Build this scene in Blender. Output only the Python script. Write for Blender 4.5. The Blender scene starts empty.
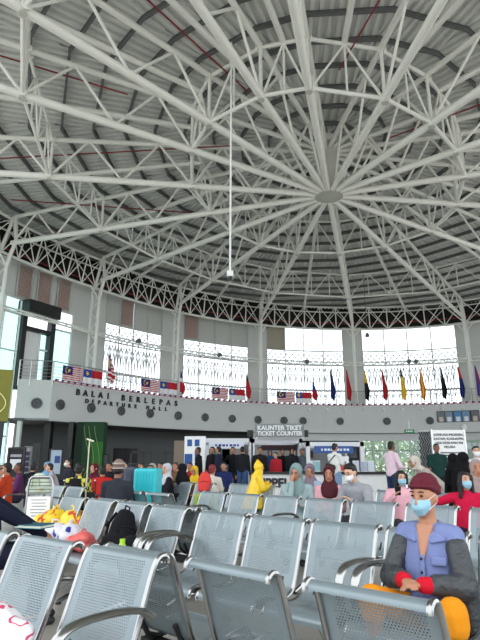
import bpy, bmesh, math, random
from mathutils import Vector, Matrix
random.seed(7)
C = bpy.context.scene.collection
PI = math.pi
R = math.radians
EYE = 1.24
FOC = 520.0
PITCH = math.atan(141/520.0)

# ------------------------------------------------------------------ helpers
def lookpt(u, v, Y):
    """world point on the sight line of photo pixel (u,v) at ground depth Y (metres ahead)"""
    a = (u-240)/FOC; b = (320-v)/FOC
    c, s = math.cos(PITCH), math.sin(PITCH)
    d = Vector((a, c-b*s, s+b*c))
    d *= Y/d.y
    return Vector((d.x, d.y, d.z+EYE))
def gx(u, Y, z=1.0):
    c, s = math.cos(PITCH), math.sin(PITCH)
    return (u-240)/FOC*(Y*c+(z-EYE)*s)
def projx(P):
    c, s = math.cos(PITCH), math.sin(PITCH)
    return 240+FOC*P[0]/(P[1]*c+(P[2]-EYE)*s)

MATS = {}
def mat(name, col, rough=.6, metal=0., noise=.06, scale=6., bump=0., trans=0., emit=None, spec=.5, coat=0.):
    if name in MATS: return MATS[name]
    m = bpy.data.materials.new(name); m.use_nodes = True
    nt = m.node_tree; b = nt.nodes['Principled BSDF']
    b.inputs['Roughness'].default_value = rough
    b.inputs['Metallic'].default_value = metal
    b.inputs['Specular IOR Level'].default_value = spec
    if coat: b.inputs['Coat Weight'].default_value = coat
    if trans: b.inputs['Transmission Weight'].default_value = trans
    tc = nt.nodes.new('ShaderNodeTexCoord')
    nz = nt.nodes.new('ShaderNodeTexNoise'); nz.inputs['Scale'].default_value = scale
    nz.inputs['Detail'].default_value = 3
    nt.links.new(tc.outputs['Object'], nz.inputs['Vector'])
    mx = nt.nodes.new('ShaderNodeMix'); mx.data_type = 'RGBA'
    c = list(col)
    mx.inputs['A'].default_value = (*[max(0, x*(1-noise)) for x in c], 1)
    mx.inputs['B'].default_value = (*[min(1, x*(1+noise)) for x in c], 1)
    nt.links.new(nz.outputs['Fac'], mx.inputs['Factor'])
    nt.links.new(mx.outputs['Result'], b.inputs['Base Color'])
    if bump:
        bp = nt.nodes.new('ShaderNodeBump'); bp.inputs['Strength'].default_value = bump
        bp.inputs['Distance'].default_value = .02
        nt.links.new(nz.outputs['Fac'], bp.inputs['Height'])
        nt.links.new(bp.outputs['Normal'], b.inputs['Normal'])
    if emit:
        b.inputs['Emission Color'].default_value = (*emit[0], 1); b.inputs['Emission Strength'].default_value = emit[1]
    MATS[name] = m
    return m
def col(r, g, b):
    """sRGB 0-255 to linear"""
    f = lambda x: (x/255/12.92) if x/255 <= .04045 else ((x/255+.055)/1.055)**2.4
    return (f(r), f(g), f(b))
def cm(r, g, b, rough=.8, **k):
    return mat('colour_%d_%d_%d' % (r, g, b), col(r, g, b), rough, **k)
def fabric(r, g, b):
    return mat('fabric_%d_%d_%d' % (r, g, b), col(r, g, b), .9, noise=.15, scale=14, bump=.25, spec=.2)

class MB:
    """collects simple shapes into one mesh"""
    def __init__(s): s.v = []; s.f = []; s.mi = []; s.uv = None
    def add(s, vs, fs, mi=0):
        o = len(s.v); s.v += [tuple(v) for v in vs]; s.f += [tuple(i+o for i in f) for f in fs]; s.mi += [mi]*len(fs)
        return s
    def box(s, x0, x1, y0, y1, z0, z1, mi=0, M=None):
        vs = [Vector((x, y, z)) for x in (x0, x1) for y in (y0, y1) for z in (z0, z1)]
        if M: vs = [M @ v for v in vs]
        return s.add(vs, [(0,1,3,2),(4,6,7,5),(0,4,5,1),(2,3,7,6),(0,2,6,4),(1,5,7,3)], mi)
    def hexa(s, a, mi=0):   # 8 points: bottom quad 0-3, top quad 4-7
        return s.add(a, [(3,2,1,0),(4,5,6,7),(0,1,5,4),(1,2,6,5),(2,3,7,6),(3,0,4,7)], mi)
    def tube(s, pts, r, n=8, mi=0, cap=True, flat=1.):
        pts = [Vector(p) for p in pts]
        rr = r if isinstance(r, (list, tuple)) else [r]*len(pts)
        o = len(s.v); N = len(pts); up = None
        for i, p in enumerate(pts):
            t = (pts[min(i+1, N-1)]-pts[max(i-1, 0)])
            if t.length < 1e-9: t = Vector((0, 0, 1))
            t.normalize()
            if up is None:
                up = t.orthogonal().normalized() if abs(t.z) > .99 else Vector((0, 0, 1))
            a = t.cross(up)
            if a.length < 1e-4: a = t.orthogonal()
            a.normalize(); b = a.cross(t).normalized(); up = b
            for k in range(n):
                th = 2*PI*k/n
                s.v.append(tuple(p+a*math.cos(th)*rr[i]+b*math.sin(th)*rr[i]*flat))
        for i in range(N-1):
            for k in range(n):
                k2 = (k+1) % n
                s.f.append((o+i*n+k, o+i*n+k2, o+(i+1)*n+k2, o+(i+1)*n+k)); s.mi.append(mi)
        if cap:
            s.f.append(tuple(o+k for k in range(n))[::-1]); s.mi.append(mi)
            s.f.append(tuple(o+(N-1)*n+k for k in range(n))); s.mi.append(mi)
        return s
    def lathe(s, prof, n=20, c=(0, 0, 0), axis='z', mi=0):
        o = len(s.v)
        for (r, h) in prof:
            for k in range(n):
                th = 2*PI*k/n; x, y, z = r*math.cos(th), r*math.sin(th), h
                if axis == 'y': x, y, z = x, -z, y
                if axis == 'x': x, y, z = z, x, y
                s.v.append((x+c[0], y+c[1], z+c[2]))
        for i in range(len(prof)-1):
            for k in range(n):
                k2 = (k+1) % n
                s.f.append((o+i*n+k, o+i*n+k2, o+(i+1)*n+k2, o+(i+1)*n+k)); s.mi.append(mi)
        if prof[0][0] > 1e-4: s.f.append(tuple(o+k for k in range(n))[::-1]); s.mi.append(mi)
        if prof[-1][0] > 1e-4: s.f.append(tuple(o+(len(prof)-1)*n+k for k in range(n))); s.mi.append(mi)
        return s
    def strip(s, A, B, mi=0):
        o = len(s.v); s.v += [tuple(p) for p in A]+[tuple(p) for p in B]; n = len(A)
        for i in range(n-1): s.f.append((o+i, o+i+1, o+n+i+1, o+n+i)); s.mi.append(mi)
        return s
    def build(s, name, m, parent=None, smooth=False, bevel=0., solid=0., kind=None):
        me = bpy.data.meshes.new(name); me.from_pydata(s.v, [], s.f)
        for mm in (m if isinstance(m, (list, tuple)) else [m]): me.materials.append(mm)
        if isinstance(m, (list, tuple)): me.polygons.foreach_set('material_index', s.mi)
        if s.uv:
            ul = me.uv_layers.new(name='UVMap')
            for lp in me.loops: ul.data[lp.index].uv = s.uv[lp.vertex_index]
        if smooth: me.polygons.foreach_set('use_smooth', [True]*len(me.polygons))
        me.update()
        o = bpy.data.objects.new(name, me); C.objects.link(o)
        if parent: o.parent = parent
        if smooth:
            try: me.set_sharp_from_angle(angle=R(42))
            except Exception: pass
        if bevel:
            b = o.modifiers.new('bevel', 'BEVEL'); b.width = bevel; b.segments = 2; b.limit_method = 'ANGLE'
        if solid:
            b = o.modifiers.new('solid', 'SOLIDIFY'); b.thickness = solid; b.offset = 0
        if kind: o['kind'] = kind
        return o
def tag(o, label, cat, group=None):
    o['label'] = label; o['category'] = cat
    if group: o['group'] = group
    return o
def empty(name, loc=(0, 0, 0), rz=0., label=None, cat=None, group=None):
    o = bpy.data.objects.new(name, None); C.objects.link(o); o.empty_display_size = .2
    o.location = loc; o.rotation_euler = (0, 0, rz)
    if label: tag(o, label, cat, group)
    return o
def dup(o, parent=None):
    c = o.copy(); C.objects.link(c)
    if parent: c.parent = parent
    for ch in list(o.children): dup(ch, c)
    return c
TMP = bpy.data.scenes.new('workbench')
def text(name, body, size, m, parent=None, loc=(0, 0, 0), rot=(PI/2, 0, 0), ext=.005, align='CENTER', sx=1., bold=0.):
    cu = bpy.data.curves.new(name, 'FONT'); cu.body = body; cu.size = size; cu.extrude = ext
    cu.align_x = align; cu.align_y = 'CENTER'; cu.offset = bold
    cu.materials.append(m)
    o = bpy.data.objects.new(name, cu); C.objects.link(o)
    dg = bpy.context.evaluated_depsgraph_get(); me = bpy.data.meshes.new_from_object(o.evaluated_get(dg))
    bpy.data.objects.remove(o); bpy.data.curves.remove(cu)
    me.name = name
    if not len(me.materials): me.materials.append(m)
    o = bpy.data.objects.new(name, me); C.objects.link(o)
    o.location = loc; o.rotation_euler = rot; o.scale = (sx, 1, 1)
    if parent: o.parent = parent
    return o

# ------------------------------------------------------------------ materials
M_PIPE = mat('white_painted_steel', col(236, 236, 230), .45, noise=.05, scale=3)
M_PIPE2 = mat('off_white_painted_steel', col(196, 196, 188), .5, noise=.05, scale=3)
M_DECK = mat('galvanised_decking', col(222, 223, 220), .55, .0, noise=.10, scale=1.2)
M_PURL = mat('dark_grey_steel_purlin', col(104, 106, 106), .6, noise=.15, scale=5)
M_RED = mat('red_sprinkler_pipe', col(128, 20, 30), .5)
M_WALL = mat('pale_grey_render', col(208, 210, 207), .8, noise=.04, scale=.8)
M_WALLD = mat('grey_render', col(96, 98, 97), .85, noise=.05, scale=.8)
M_FASC = mat('balcony_grey_paint', col(204, 206, 204), .75, noise=.04, scale=.5)
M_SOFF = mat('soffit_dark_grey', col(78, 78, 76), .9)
M_BLACK = mat('black_satin', col(22, 22, 24), .5)
M_DARKV = mat('dark_void_shade', col(34, 30, 30), .9)  # flat dark colour for the shaded void over the wall top
M_CHROME = mat('polished_chrome', (.36, .36, .355), .2, 1., noise=.04, scale=20)
M_STEEL = mat('brushed_steel', (.55, .56, .56), .3, .9, noise=.1, scale=20)
M_WHITE = mat('white_gloss', col(232, 233, 232), .4)
M_RAIL = mat('stainless_rail', (.5, .5, .49), .3, .85)
M_FLOOR = None
SKIN = [mat('skin_tan', col(176, 124, 96), .55, noise=.05, scale=10), mat('skin_light', col(206, 160, 134), .55, noise=.05, scale=10), mat('skin_brown', col(126, 84, 62), .55, noise=.05, scale=10)]
M_HAIR = mat('black_hair', col(20, 17, 17), .6, noise=.3, scale=40, bump=.4)
M_MASK = mat('blue_face_mask', col(146, 190, 208), .85, noise=.04, scale=30)
M_MASKW = mat('white_face_mask', col(225, 228, 228), .85)
M_EYE = mat('dark_eye', col(24, 18, 16), .2)
M_SHOE = mat('black_shoe', col(30, 28, 28), .6)

def glass_mat(name, c, a):
    m = bpy.data.materials.new(name); m.use_nodes = True; nt = m.node_tree
    for n in list(nt.nodes): nt.nodes.remove(n)
    out = nt.nodes.new('ShaderNodeOutputMaterial'); mix = nt.nodes.new('ShaderNodeMixShader')
    t = nt.nodes.new('ShaderNodeBsdfTransparent'); g = nt.nodes.new('ShaderNodeBsdfGlossy')
    t.inputs[0].default_value = (*c, 1); g.inputs[0].default_value = (.9, .95, .95, 1); g.inputs['Roughness'].default_value = .03
    mix.inputs[0].default_value = a
    nt.links.new(t.outputs[0], mix.inputs[1]); nt.links.new(g.outputs[0], mix.inputs[2]); nt.links.new(mix.outputs[0], out.inputs[0])
    return m
M_GLASS = glass_mat('clear_glass', (.96, .98, .98), .05)
M_GLASSG = glass_mat('green_tint_glass', (.66, .84, .81), .08)

def perf_mat(name, base, w, pitch, rad, vr):
    """perforated sheet: UV in metres, holes cut through inside the panel margins"""
    m = bpy.data.materials.new(name); m.use_nodes = True; nt = m.node_tree; L = nt.links.new
    b = nt.nodes['Principled BSDF']; out = nt.nodes['Material Output']
    b.inputs['Metallic'].default_value = .25; b.inputs['Roughness'].default_value = .3
    tc = nt.nodes.new('ShaderNodeTexCoord')
    nz = nt.nodes.new('ShaderNodeTexNoise'); nz.inputs['Scale'].default_value = 9
    L(tc.outputs['Object'], nz.inputs['Vector'])
    mx = nt.nodes.new('ShaderNodeMix'); mx.data_type = 'RGBA'
    mx.inputs['A'].default_value = (*[x*.92 for x in base], 1); mx.inputs['B'].default_value = (*[min(1, x*1.08) for x in base], 1)
    L(nz.outputs['Fac'], mx.inputs['Factor']); L(mx.outputs['Result'], b.inputs['Base Color'])
    uv = nt.nodes.new('ShaderNodeUVMap'); sp = nt.nodes.new('ShaderNodeSeparateXYZ'); L(uv.outputs[0], sp.inputs[0])
    def mth(op, a, c=None, d=None):
        n = nt.nodes.new('ShaderNodeMath'); n.operation = op
        for i, x in enumerate((a, c, d)):
            if x is None: continue
            if isinstance(x, (int, float)): n.inputs[i].default_value = x
            else: L(x, n.inputs[i])
        return n.outputs[0]
    X, Y = sp.outputs[0], sp.outputs[1]
    ry = mth('DIVIDE', Y, pitch*.87); row = mth('FLOOR', ry)
    off = mth('MULTIPLY', mth('MODULO', row, 2.), .5)
    rx = mth('ADD', mth('DIVIDE', X, pitch), off)
    fx = mth('SUBTRACT', mth('FRACT', rx), .5); fy = mth('SUBTRACT', mth('FRACT', ry), .5)
    d = mth('SQRT', mth('ADD', mth('MULTIPLY', fx, fx), mth('MULTIPLY', fy, fy)))
    hole = mth('LESS_THAN', d, rad/pitch)
    inx = mth('LESS_THAN', mth('ABSOLUTE', mth('SUBTRACT', X, w/2)), w/2-.055)
    iny = None
    for (a, c) in vr:
        q = mth('MULTIPLY', mth('GREATER_THAN', Y, a), mth('LESS_THAN', Y, c))
        iny = q if iny is None else mth('MAXIMUM', iny, q)
    mask = mth('MULTIPLY', mth('MULTIPLY', hole, inx), iny)
    tr = nt.nodes.new('ShaderNodeBsdfTransparent'); ms = nt.nodes.new('ShaderNodeMixShader')
    L(mask, ms.inputs[0]); L(b.outputs[0], ms.inputs[1]); L(tr.outputs[0], ms.inputs[2]); L(ms.outputs[0], out.inputs[0])
    return m
SEATW = .47
M_SEAT = perf_mat('perforated_silver_steel', col(126, 139, 144), SEATW, .0125, .0032, [(.10, .43), (.58, .86)])

# floor material: large light tiles
def floor_mat():
    m = bpy.data.materials.new('polished_floor_tiles'); m.use_nodes = True; nt = m.node_tree; L = nt.links.new
    b = nt.nodes['Principled BSDF']; b.inputs['Roughness'].default_value = .25
    tc = nt.nodes.new('ShaderNodeTexCoord'); br = nt.nodes.new('ShaderNodeTexBrick')
    br.offset = 0; br.inputs['Scale'].default_value = 1.0; br.inputs['Brick Width'].default_value = .6; br.inputs['Row Height'].default_value = .6
    br.inputs['Mortar Size'].default_value = .004
    br.inputs['Color1'].default_value = (*col(172, 168, 160), 1); br.inputs['Color2'].default_value = (*col(162, 159, 152), 1); br.inputs['Mortar'].default_value = (*col(110, 108, 104), 1)
    L(tc.outputs['Object'], br.inputs['Vector']); L(br.outputs['Color'], b.inputs['Base Color'])
    return m
M_FLOOR = floor_mat()

# ------------------------------------------------------------------ hall plan
HUB = Vector((3.79, 20.06, 0))
COLS = {1:(14.5,20.2), 2:(36.3,22.0), 3:(59.0,22.5), 4:(84.3,22.5), 5:(109.0,22.0), 6:(130.6,21.5), 7:(153.0,21.0), 8:(173.7,21.0), 9:(194.2,21.0),
        10:(206.0,20.5), 11:(222.9,19.5), 12:(237.0,18.0), 13:(259.6,16.6), 14:(284.7,15.69), 15:(308.1,15.36), 16:(331.1,16.47), 17:(353.1,18.22)}
RING1 = {1:6.25, 2:6.4, 3:6.47, 4:5.73, 5:5.37, 6:5.32, 7:5.70, 8:6.35, 9:7.02, 10:7.18, 11:7.08, 12:6.59, 13:5.84, 14:5.31, 15:5.4, 16:5.7, 17:6.0}
ORDER = list(range(1, 18))
def nxt(k): return k % 17+1
def pol(az, r, z): return Vector((HUB.x+r*math.sin(R(az)), HUB.y+r*math.cos(R(az)), z+EYE))   # z relative to the eye
knots = [(COLS[k][0], COLS[k][1]) for k in ORDER]
def rad(az):
    """smooth plan radius of the column line"""
    az = az % 360
    ks = [(a-360, r) for a, r in knots]+knots+[(a+360, r) for a, r in knots]
    for i in range(1, len(ks)-2):
        if ks[i][0] <= az <= ks[i+1][0]:
            (a0, r0), (a1, r1), (a2, r2), (a3, r3) = ks[i-1:i+3]
            t = (az-a1)/(a2-a1)
            m1 = (r2-r0)/(a2-a0)*(a2-a1); m2 = (r3-r1)/(a3-a1)*(a2-a1)
            return (2*t**3-3*t**2+1)*r1+(t**3-2*t**2+t)*m1+(-2*t**3+3*t**2)*r2+(t**3-t**2)*m2
    return 20.
def wp(az, dr, z): return pol(az, rad(az)+dr, z)
def bay(k, f):
    a0 = COLS[k][0]; a1 = COLS[nxt(k)][0]
    if a1 < a0: a1 += 360
    return a0+(a1-a0)*f
def az_at_px(u, dr, z, lo=262., hi=420.):
    for _ in range(50):
        mid = (lo+hi)/2
        if projx(wp(mid, dr, z)) < u: lo = mid
        else: hi = mid
    return (lo+hi)/2
def tang(az, dr, z):
    t = wp(az+.2, dr, z)-wp(az-.2, dr, z); t.z = 0
    return t.normalized()
def yaw_in(az, dr=0, z=0):
    """rotation whose local -Y faces the hall centre and local +X runs along the wall to the right"""
    t = tang(az, dr, z); return math.atan2(t.y, t.x)
def clock(az_or_dir):
    """bearing seen in the photo around the hub"""
    p0 = pol(0, 0, 11); p1 = pol(az_or_dir, 5, 10.9)
    def pj(P):
        c, s = math.cos(PITCH), math.sin(PITCH); d = P.y*c+(P.z-EYE)*s
        return P.x/d, (-P.y*s+(P.z-EYE)*c)/d
    a, b = pj(p0), pj(p1)
    ang = math.degrees(math.atan2(b[0]-a[0], b[1]-a[1])) % 360
    q = int(round(ang/7.5)) % 48
    h = (q//4) or 12
    nm = ['twelve','one','two','three','four','five','six','seven','eight','nine','ten','eleven','twelve']
    fr = q % 4
    hn = nm[h % 12]
    return [f"{hn} o'clock", f"quarter past {hn}", f"half past {hn}", f"quarter to {nm[(h+1) % 12]}"][fr]

# ------------------------------------------------------------------ ceiling decking and purlins
ZDK0, ZDK1 = 13.75, 12.35
SLOPE = .072
CH = 1.
def zdeck(t): return ZDK0-SLOPE*t/CH
ORD = ['first','second','third','fourth','fifth','sixth','seventh','eighth','ninth','tenth','eleventh','twelfth','thirteenth','fourteenth','fifteenth','sixteenth','seventeenth','eighteenth','nineteenth']
for k in ORDER:
    a0 = COLS[k][0]; a1 = COLS[nxt(k)][0]
    if a1 < a0: a1 += 360
    half = R((a1-a0)/2); am = (a0+a1)/2
    CH = math.cos(half)
    T = (COLS[k][1]+COLS[nxt(k)][1])/2*math.cos(half)+3.2
    bis = Vector((math.sin(R(am)), math.cos(R(am)), 0)); lat = Vector((math.cos(R(am)), -math.sin(R(am)), 0))
    mb = MB(); W = T*math.tan(half); n = int(2*W/.30)+1; P = 2*W/n; H = .10
    for i in range(n):
        s0 = -W+i*P
        for (a, b, ha, hb) in ((0, .40, 0, 0), (.40, .46, 0, H), (.46, .94, H, H), (.94, 1., H, 0)):
            q = []
            sa, sb = s0+a*P, s0+b*P
            ta, tb = abs(sa)/math.tan(half), abs(sb)/math.tan(half)
            for (s_, t_, h_) in ((sa, ta, ha), (sb, tb, hb), (sb, T, hb), (sa, T, ha)):
                pnt = HUB+bis*t_+lat*s_; q.append((pnt.x, pnt.y, zdeck(t_)+EYE+h_))
            mb.add(q, [(0, 1, 2, 3)])
    mb.build('ceiling', M_DECK, kind='structure')
    q = [HUB+bis*t_+lat*s_+Vector((0, 0, zdeck(t_)+EYE+.115+dz)) for dz in (0, .03) for (t_, s_) in ((-.2, 0), (-.2, 0.01), (T+.1, W+.25), (T+.1, -W-.25))]
    MB().hexa(q).build('ceiling_cover', M_DECK, kind='structure')
    # hip strip along the main truss
    t = 1.35*CH; j = 0
    while t < T-.3:
        w = t*math.tan(half); z = zdeck(t)
        b = MB(); M = Matrix(((lat.x, bis.x, 0, HUB.x+bis.x*t), (lat.y, bis.y, 0, HUB.y+bis.y*t), (0, 0, 1, z+EYE), (0, 0, 0, 1)))
        b.box(-w, w, -.012, .012, -.165, -.005, M=M); b.box(-w, w, -.045, .045, -.177, -.165, M=M); b.box(-w, w, -.045, .045, -.012, -.003, M=M)
        o = b.build('roof_purlin', M_PURL)
        tag(o, f"dark steel purlin under the decking, {ORD[min(j,18)]} from the hub, roof bay at {clock(am)}", 'roof beam', 'purlins across the roof decking')
        t += 1.22*CH; j += 1

# ------------------------------------------------------------------ hub and radial trusses
hub = empty('roof_hub', pol(0, 0, 10.9), 0, 'white steel hub drum with a flat round disc where all roof trusses meet', 'roof hub')
MB().lathe([(.0, 0), (.60, 0), (.66, .03), (.66, .10), (.60, .13), (0, .13)], 40).build('disc', M_PIPE2, hub, smooth=True)
MB().lathe([(.0, .12), (.44, .12), (.46, 1.0), (.52, 1.9), (.60, 2.4), (0, 2.4)], 32).build('drum', M_PIPE2, hub, smooth=True)
MB().lathe([(.5, 2.4), (.5, 2.8), (0, 2.8)], 32).build('collar', M_PIPE, hub, smooth=True)
def lowz(k, r): return 10.98-.48*r/COLS[k][1]
def upz(k, r): return 13.05-1.12*r/COLS[k][1]
R2F = .685
for k in ORDER:
    az, Rk = COLS[k]; r1 = RING1[k]; r2 = R2F*Rk
    rt = empty('radial_truss', pol(az, Rk, lowz(k, Rk)), 0, f"white pipe roof truss radiating from the hub towards {clock(az)}", 'roof truss', 'radial roof trusses meeting at the hub')
    loc = rt.location
    def tb(name, pts, r, n=10, m=M_PIPE):
        return MB().tube([Vector(p)-loc for p in pts], r, n).build(name, m, rt, smooth=True)
    tb('lower_chord', [pol(az, .6, lowz(k, .6)), pol(az, Rk, lowz(k, Rk))], .125, 14)
    tb('upper_chord', [pol(az, .45, upz(k, .45)), pol(az, Rk, upz(k, Rk))], .10, 12)
    nodes = [.9, (.9+r1)/2, r1, (r1+r2)/2, r2, (r2+Rk)/2, Rk-.05]
    for i in range(len(nodes)-1):
        a, b = nodes[i], nodes[i+1]; m_ = (a+b)/2
        tb('web_brace', [pol(az, a, lowz(k, a)), pol(az, m_, upz(k, m_))], .05, 8)
        tb('web_brace', [pol(az, m_, upz(k, m_)), pol(az, b, lowz(k, b))], .05, 8)
    for r_ in (r1, r2):
        tb('node_post', [pol(az, r_, lowz(k, r_)), pol(az, r_, upz(k, r_))], .06, 8)
        MB().lathe([(.0, -.02), (.11, -.02), (.11, .02), (0, .02)], 12, tuple(pol(az, r_, lowz(k, r_)-.14)-loc)).build('node_flange', M_PIPE2, rt)

def ring_seg(k, ra, rb, zla, zlb, zua, zub, name, what, nz, rc, rw):
    k2 = nxt(k); A = COLS[k][0]; B = COLS[k2][0]
    p0, p1 = pol(A, ra, zla), pol(B, rb, zlb); q0, q1 = pol(A, ra, zua), pol(B, rb, zub)
    rt = empty(name, p0, 0, what % clock(bay(k, .5)), 'roof truss', 'ring trusses between the radial trusses')
    def tb(nm, pts, r, n=8): return MB().tube([Vector(p)-p0 for p in pts], r, n).build(nm, M_PIPE, rt, smooth=True)
    e = .03
    tb('lower_chord', [p0.lerp(p1, e), p0.lerp(p1, 1-e)], rc); tb('upper_chord', [q0.lerp(q1, e), q0.lerp(q1, 1-e)], rc)
    for i in range(nz):
        a, b = i/nz, (i+1)/nz; m_ = (a+b)/2
        tb('web_brace', [p0.lerp(p1, max(a, e)), q0.lerp(q1, m_)], rw, 6); tb('web_brace', [q0.lerp(q1, m_), p0.lerp(p1, min(b, 1-e))], rw, 6)
        tb('post', [p0.lerp(p1, m_), q0.lerp(q1, m_)], rw, 6)
        if i: tb('post', [p0.lerp(p1, a), q0.lerp(q1, a)], rw, 6)
    for e2 in (.045, .955):
        for (a, b) in ((p0, p1), (q0, q1)):
            c = a.lerp(b, e2); d = (b-a).normalized()*.02
            MB().tube([c-d-p0, c+d-p0], .13, 12).build('flange', M_PIPE, rt)
    return rt
for k in ORDER:
    k2 = nxt(k)
    ra, rb = RING1[k], RING1[k2]
    ring_seg(k, ra, rb, lowz(k, ra), lowz(k2, rb), upz(k, ra)-.05, upz(k2, rb)-.05, 'inner_ring_truss', "short white truss of the inner roof ring at %s from the hub", 1, .065, .04)
    ra, rb = R2F*COLS[k][1], R2F*COLS[k2][1]
    ring_seg(k, ra, rb, lowz(k, ra), lowz(k2, rb), upz(k, ra)-.05, upz(k2, rb)-.05, 'outer_ring_truss', "white zigzag truss of the outer roof ring at %s from the hub", 2, .06, .035)
    # secondary rafter, from the inner ring out to the perimeter
    am = bay(k, .5); q0 = (pol(COLS[k][0], RING1[k], upz(k, RING1[k]))+pol(COLS[k2][0], RING1[k2], upz(k2, RING1[k2])))/2
    q1 = pol(am, rad(am)+.1, 11.75)
    o = MB().tube([Vector((0, 0, 0)), q1-q0], .10, 12).build('roof_rafter', M_PIPE, smooth=True); o.location = q0
    tag(o, f"single white pipe rafter from the inner ring outwards at {clock(am)}", 'roof rafter', 'secondary rafters between the radial trusses')

# perimeter truss, one per bay
for k in (13, 14, 15, 16, 17, 1, 2):
    n = 6
    A = [wp(bay(k, i/n), .15, 11.80) for i in range(n+1)]
    B = [wp(bay(k, i/n), .55, 10.10) for i in range(n+1)]
    D = [wp(bay(k, i/n), 1.25, 11.70) for i in range(n+1)]
    p0 = B[0]
    rt = empty('perimeter_truss', p0, 0, f"white zigzag truss along the top of the wall at {clock(bay(k,.5))} from the hub", 'roof truss', 'perimeter trusses along the wall top')
    def tb(nm, pts, r, n_=8): return MB().tube([Vector(p)-p0 for p in pts], r, n_).build(nm, M_PIPE, rt, smooth=True)
    tb('upper_chord', A, .07); tb('lower_chord', B, .075); tb('outer_chord', D, .055)
    for i in range(n):
        tb('post', [A[i], B[i]], .045, 6)
        if i % 2 == 0: tb('web_brace', [B[i], A[i+1]], .035, 6); tb('web_brace', [A[i], B[i+1]], .03, 6); tb('web_brace', [B[i], D[i+1]], .03, 6)
        else: tb('web_brace', [A[i], B[i+1]], .035, 6); tb('web_brace', [B[i], A[i+1]], .03, 6); tb('web_brace', [D[i], B[i+1]], .03, 6)
        tb('cross_tie', [A[i], D[i]], .03, 6)

# lattice columns on the balcony
for k, ph in ((14, 'at the left edge'), (15, 'above the departure lettering, left'), (16, 'second from the left, beside the lattice window'), (17, 'between the two middle windows'),
              (1, 'behind the red flag'), (2, 'near the right edge')):
    az, Rk = COLS[k]
    rt = empty('lattice_column', pol(az, Rk, 4.1), 0, f"white pipe lattice column standing on the balcony {ph}", 'column', 'lattice columns around the hall')
    p0 = rt.location
    def tb(nm, pts, r, n_=10): return MB().tube([Vector(p)-p0 for p in pts], r, n_).build(nm, M_PIPE, rt, smooth=True)
    ti = [pol(az, Rk+.15, 3.9), pol(az, Rk+.15, 9.2), pol(az, Rk+.0, 9.9), pol(az, Rk-.25, 10.55), pol(az, Rk-.02, 11.9)]
    to = [pol(az, Rk+.85, 3.9), pol(az, Rk+.85, 9.8), pol(az, Rk+.6, 10.3), pol(az, Rk+.05, 11.9)]
    tb('inner_leg', ti, .10); tb('outer_leg', to, .085)
    z = 4.3; i = 0
    while z < 9.6:
        a, b = (.15, .85) if i % 2 == 0 else (.85, .15)
        tb('lacing', [pol(az, Rk+a, z), pol(az, Rk+b, z+.62)], .035, 6); z += .62; i += 1
    tb('fork', [pol(az, Rk+.15, 9.3), pol(az+1.6, Rk+.5, 10.15)], .05, 8); tb('fork', [pol(az, Rk+.15, 9.3), pol(az-1.6, Rk+.5, 10.15)], .05, 8)

# horizontal catwalk pipes joining the columns
for k in (13, 14, 15, 16, 17, 1, 2):
    n = 8; A = [wp(bay(k, i/n), .2, 7.15) for i in range(n+1)]; B = [wp(bay(k, i/n), .85, 7.5) for i in range(n+1)]
    if k in (13, 14):
        A = [A[0].lerp(A[-1], i/n) for i in range(n+1)]; B = [B[0].lerp(B[-1], i/n) for i in range(n+1)]
    p0 = A[0].copy()
    rt = empty('tie_truss', p0, 0, f"thin white horizontal pipe truss tying the columns together at {clock(bay(k,.5))} from the hub", 'wall truss', 'horizontal tie trusses between columns')
    def tb(nm, pts, r, n_=8): return MB().tube([Vector(p)-p0 for p in pts], r, n_).build(nm, M_PIPE, rt, smooth=True)
    tb('chord', A, .055); tb('chord', B, .055)
    for i in range(n):
        tb('web_brace', [A[i], B[i+1]] if i % 2 else [B[i], A[i+1]], .03, 6)
    if k in (1, 17, 15, 16):
        for j in ((4,) if k != 1 else (4, 4.5)):
            p = wp(bay(k, j/8), .1, 7.32)
            s = empty('spotlight', p, yaw_in(bay(k, j/8)), f"small dark spotlight on the tie truss at {clock(bay(k, j/8))}{'' if j == int(j) else ', right of a pair'}", 'lamp', 'spotlights on the tie trusses')
            MB().lathe([(0, 0), (.13, 0), (.16, .1), (.16, .22), (0, .22)], 14, axis='y').build('lamp_body', M_PURL, s, smooth=True)
            MB().box(-.03, .03, -.03, .03, -.1, .08).build('bracket', M_PURL, s)

# ------------------------------------------------------------------ walls
def wallstrip(name, a0, a1, dr, z0, z1, m, n=16, thick=.2, parent=None):
    A = [a0+(a1-a0)*i/n for i in range(n+1)]
    mb = MB()
    fi = [wp(a, dr, z0) for a in A]; fo = [wp(a, dr+thick, z0) for a in A]
    ti = [wp(a, dr, z1) for a in A]; to = [wp(a, dr+thick, z1) for a in A]
    mb.strip(fi, ti); mb.strip(to, fo); mb.strip(ti, to); mb.strip(fo, fi)
    mb.add([fi[0], fo[0], to[0], ti[0]], [(0, 1, 2, 3)]); mb.add([fi[-1], fo[-1], to[-1], ti[-1]], [(3, 2, 1, 0)])
    o = mb.build(name, m, parent, smooth=False)
    return o
def st(o): o['kind'] = 'structure'; return o
WD = 1.6
# near-black band above the wall, shade of the void put into its colour
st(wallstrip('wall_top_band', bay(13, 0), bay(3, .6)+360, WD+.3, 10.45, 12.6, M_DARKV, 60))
# red pipe in front of the dark band
o = MB().tube([wp(bay(13, 0)+(bay(3, .5)+360-bay(13, 0))*i/60, WD-.1, 10.85) for i in range(61)], .05, 8).build('sprinkler_main', M_RED, smooth=True)
tag(o, 'dark red sprinkler main running behind the perimeter truss above the windows', 'pipe')

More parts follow.
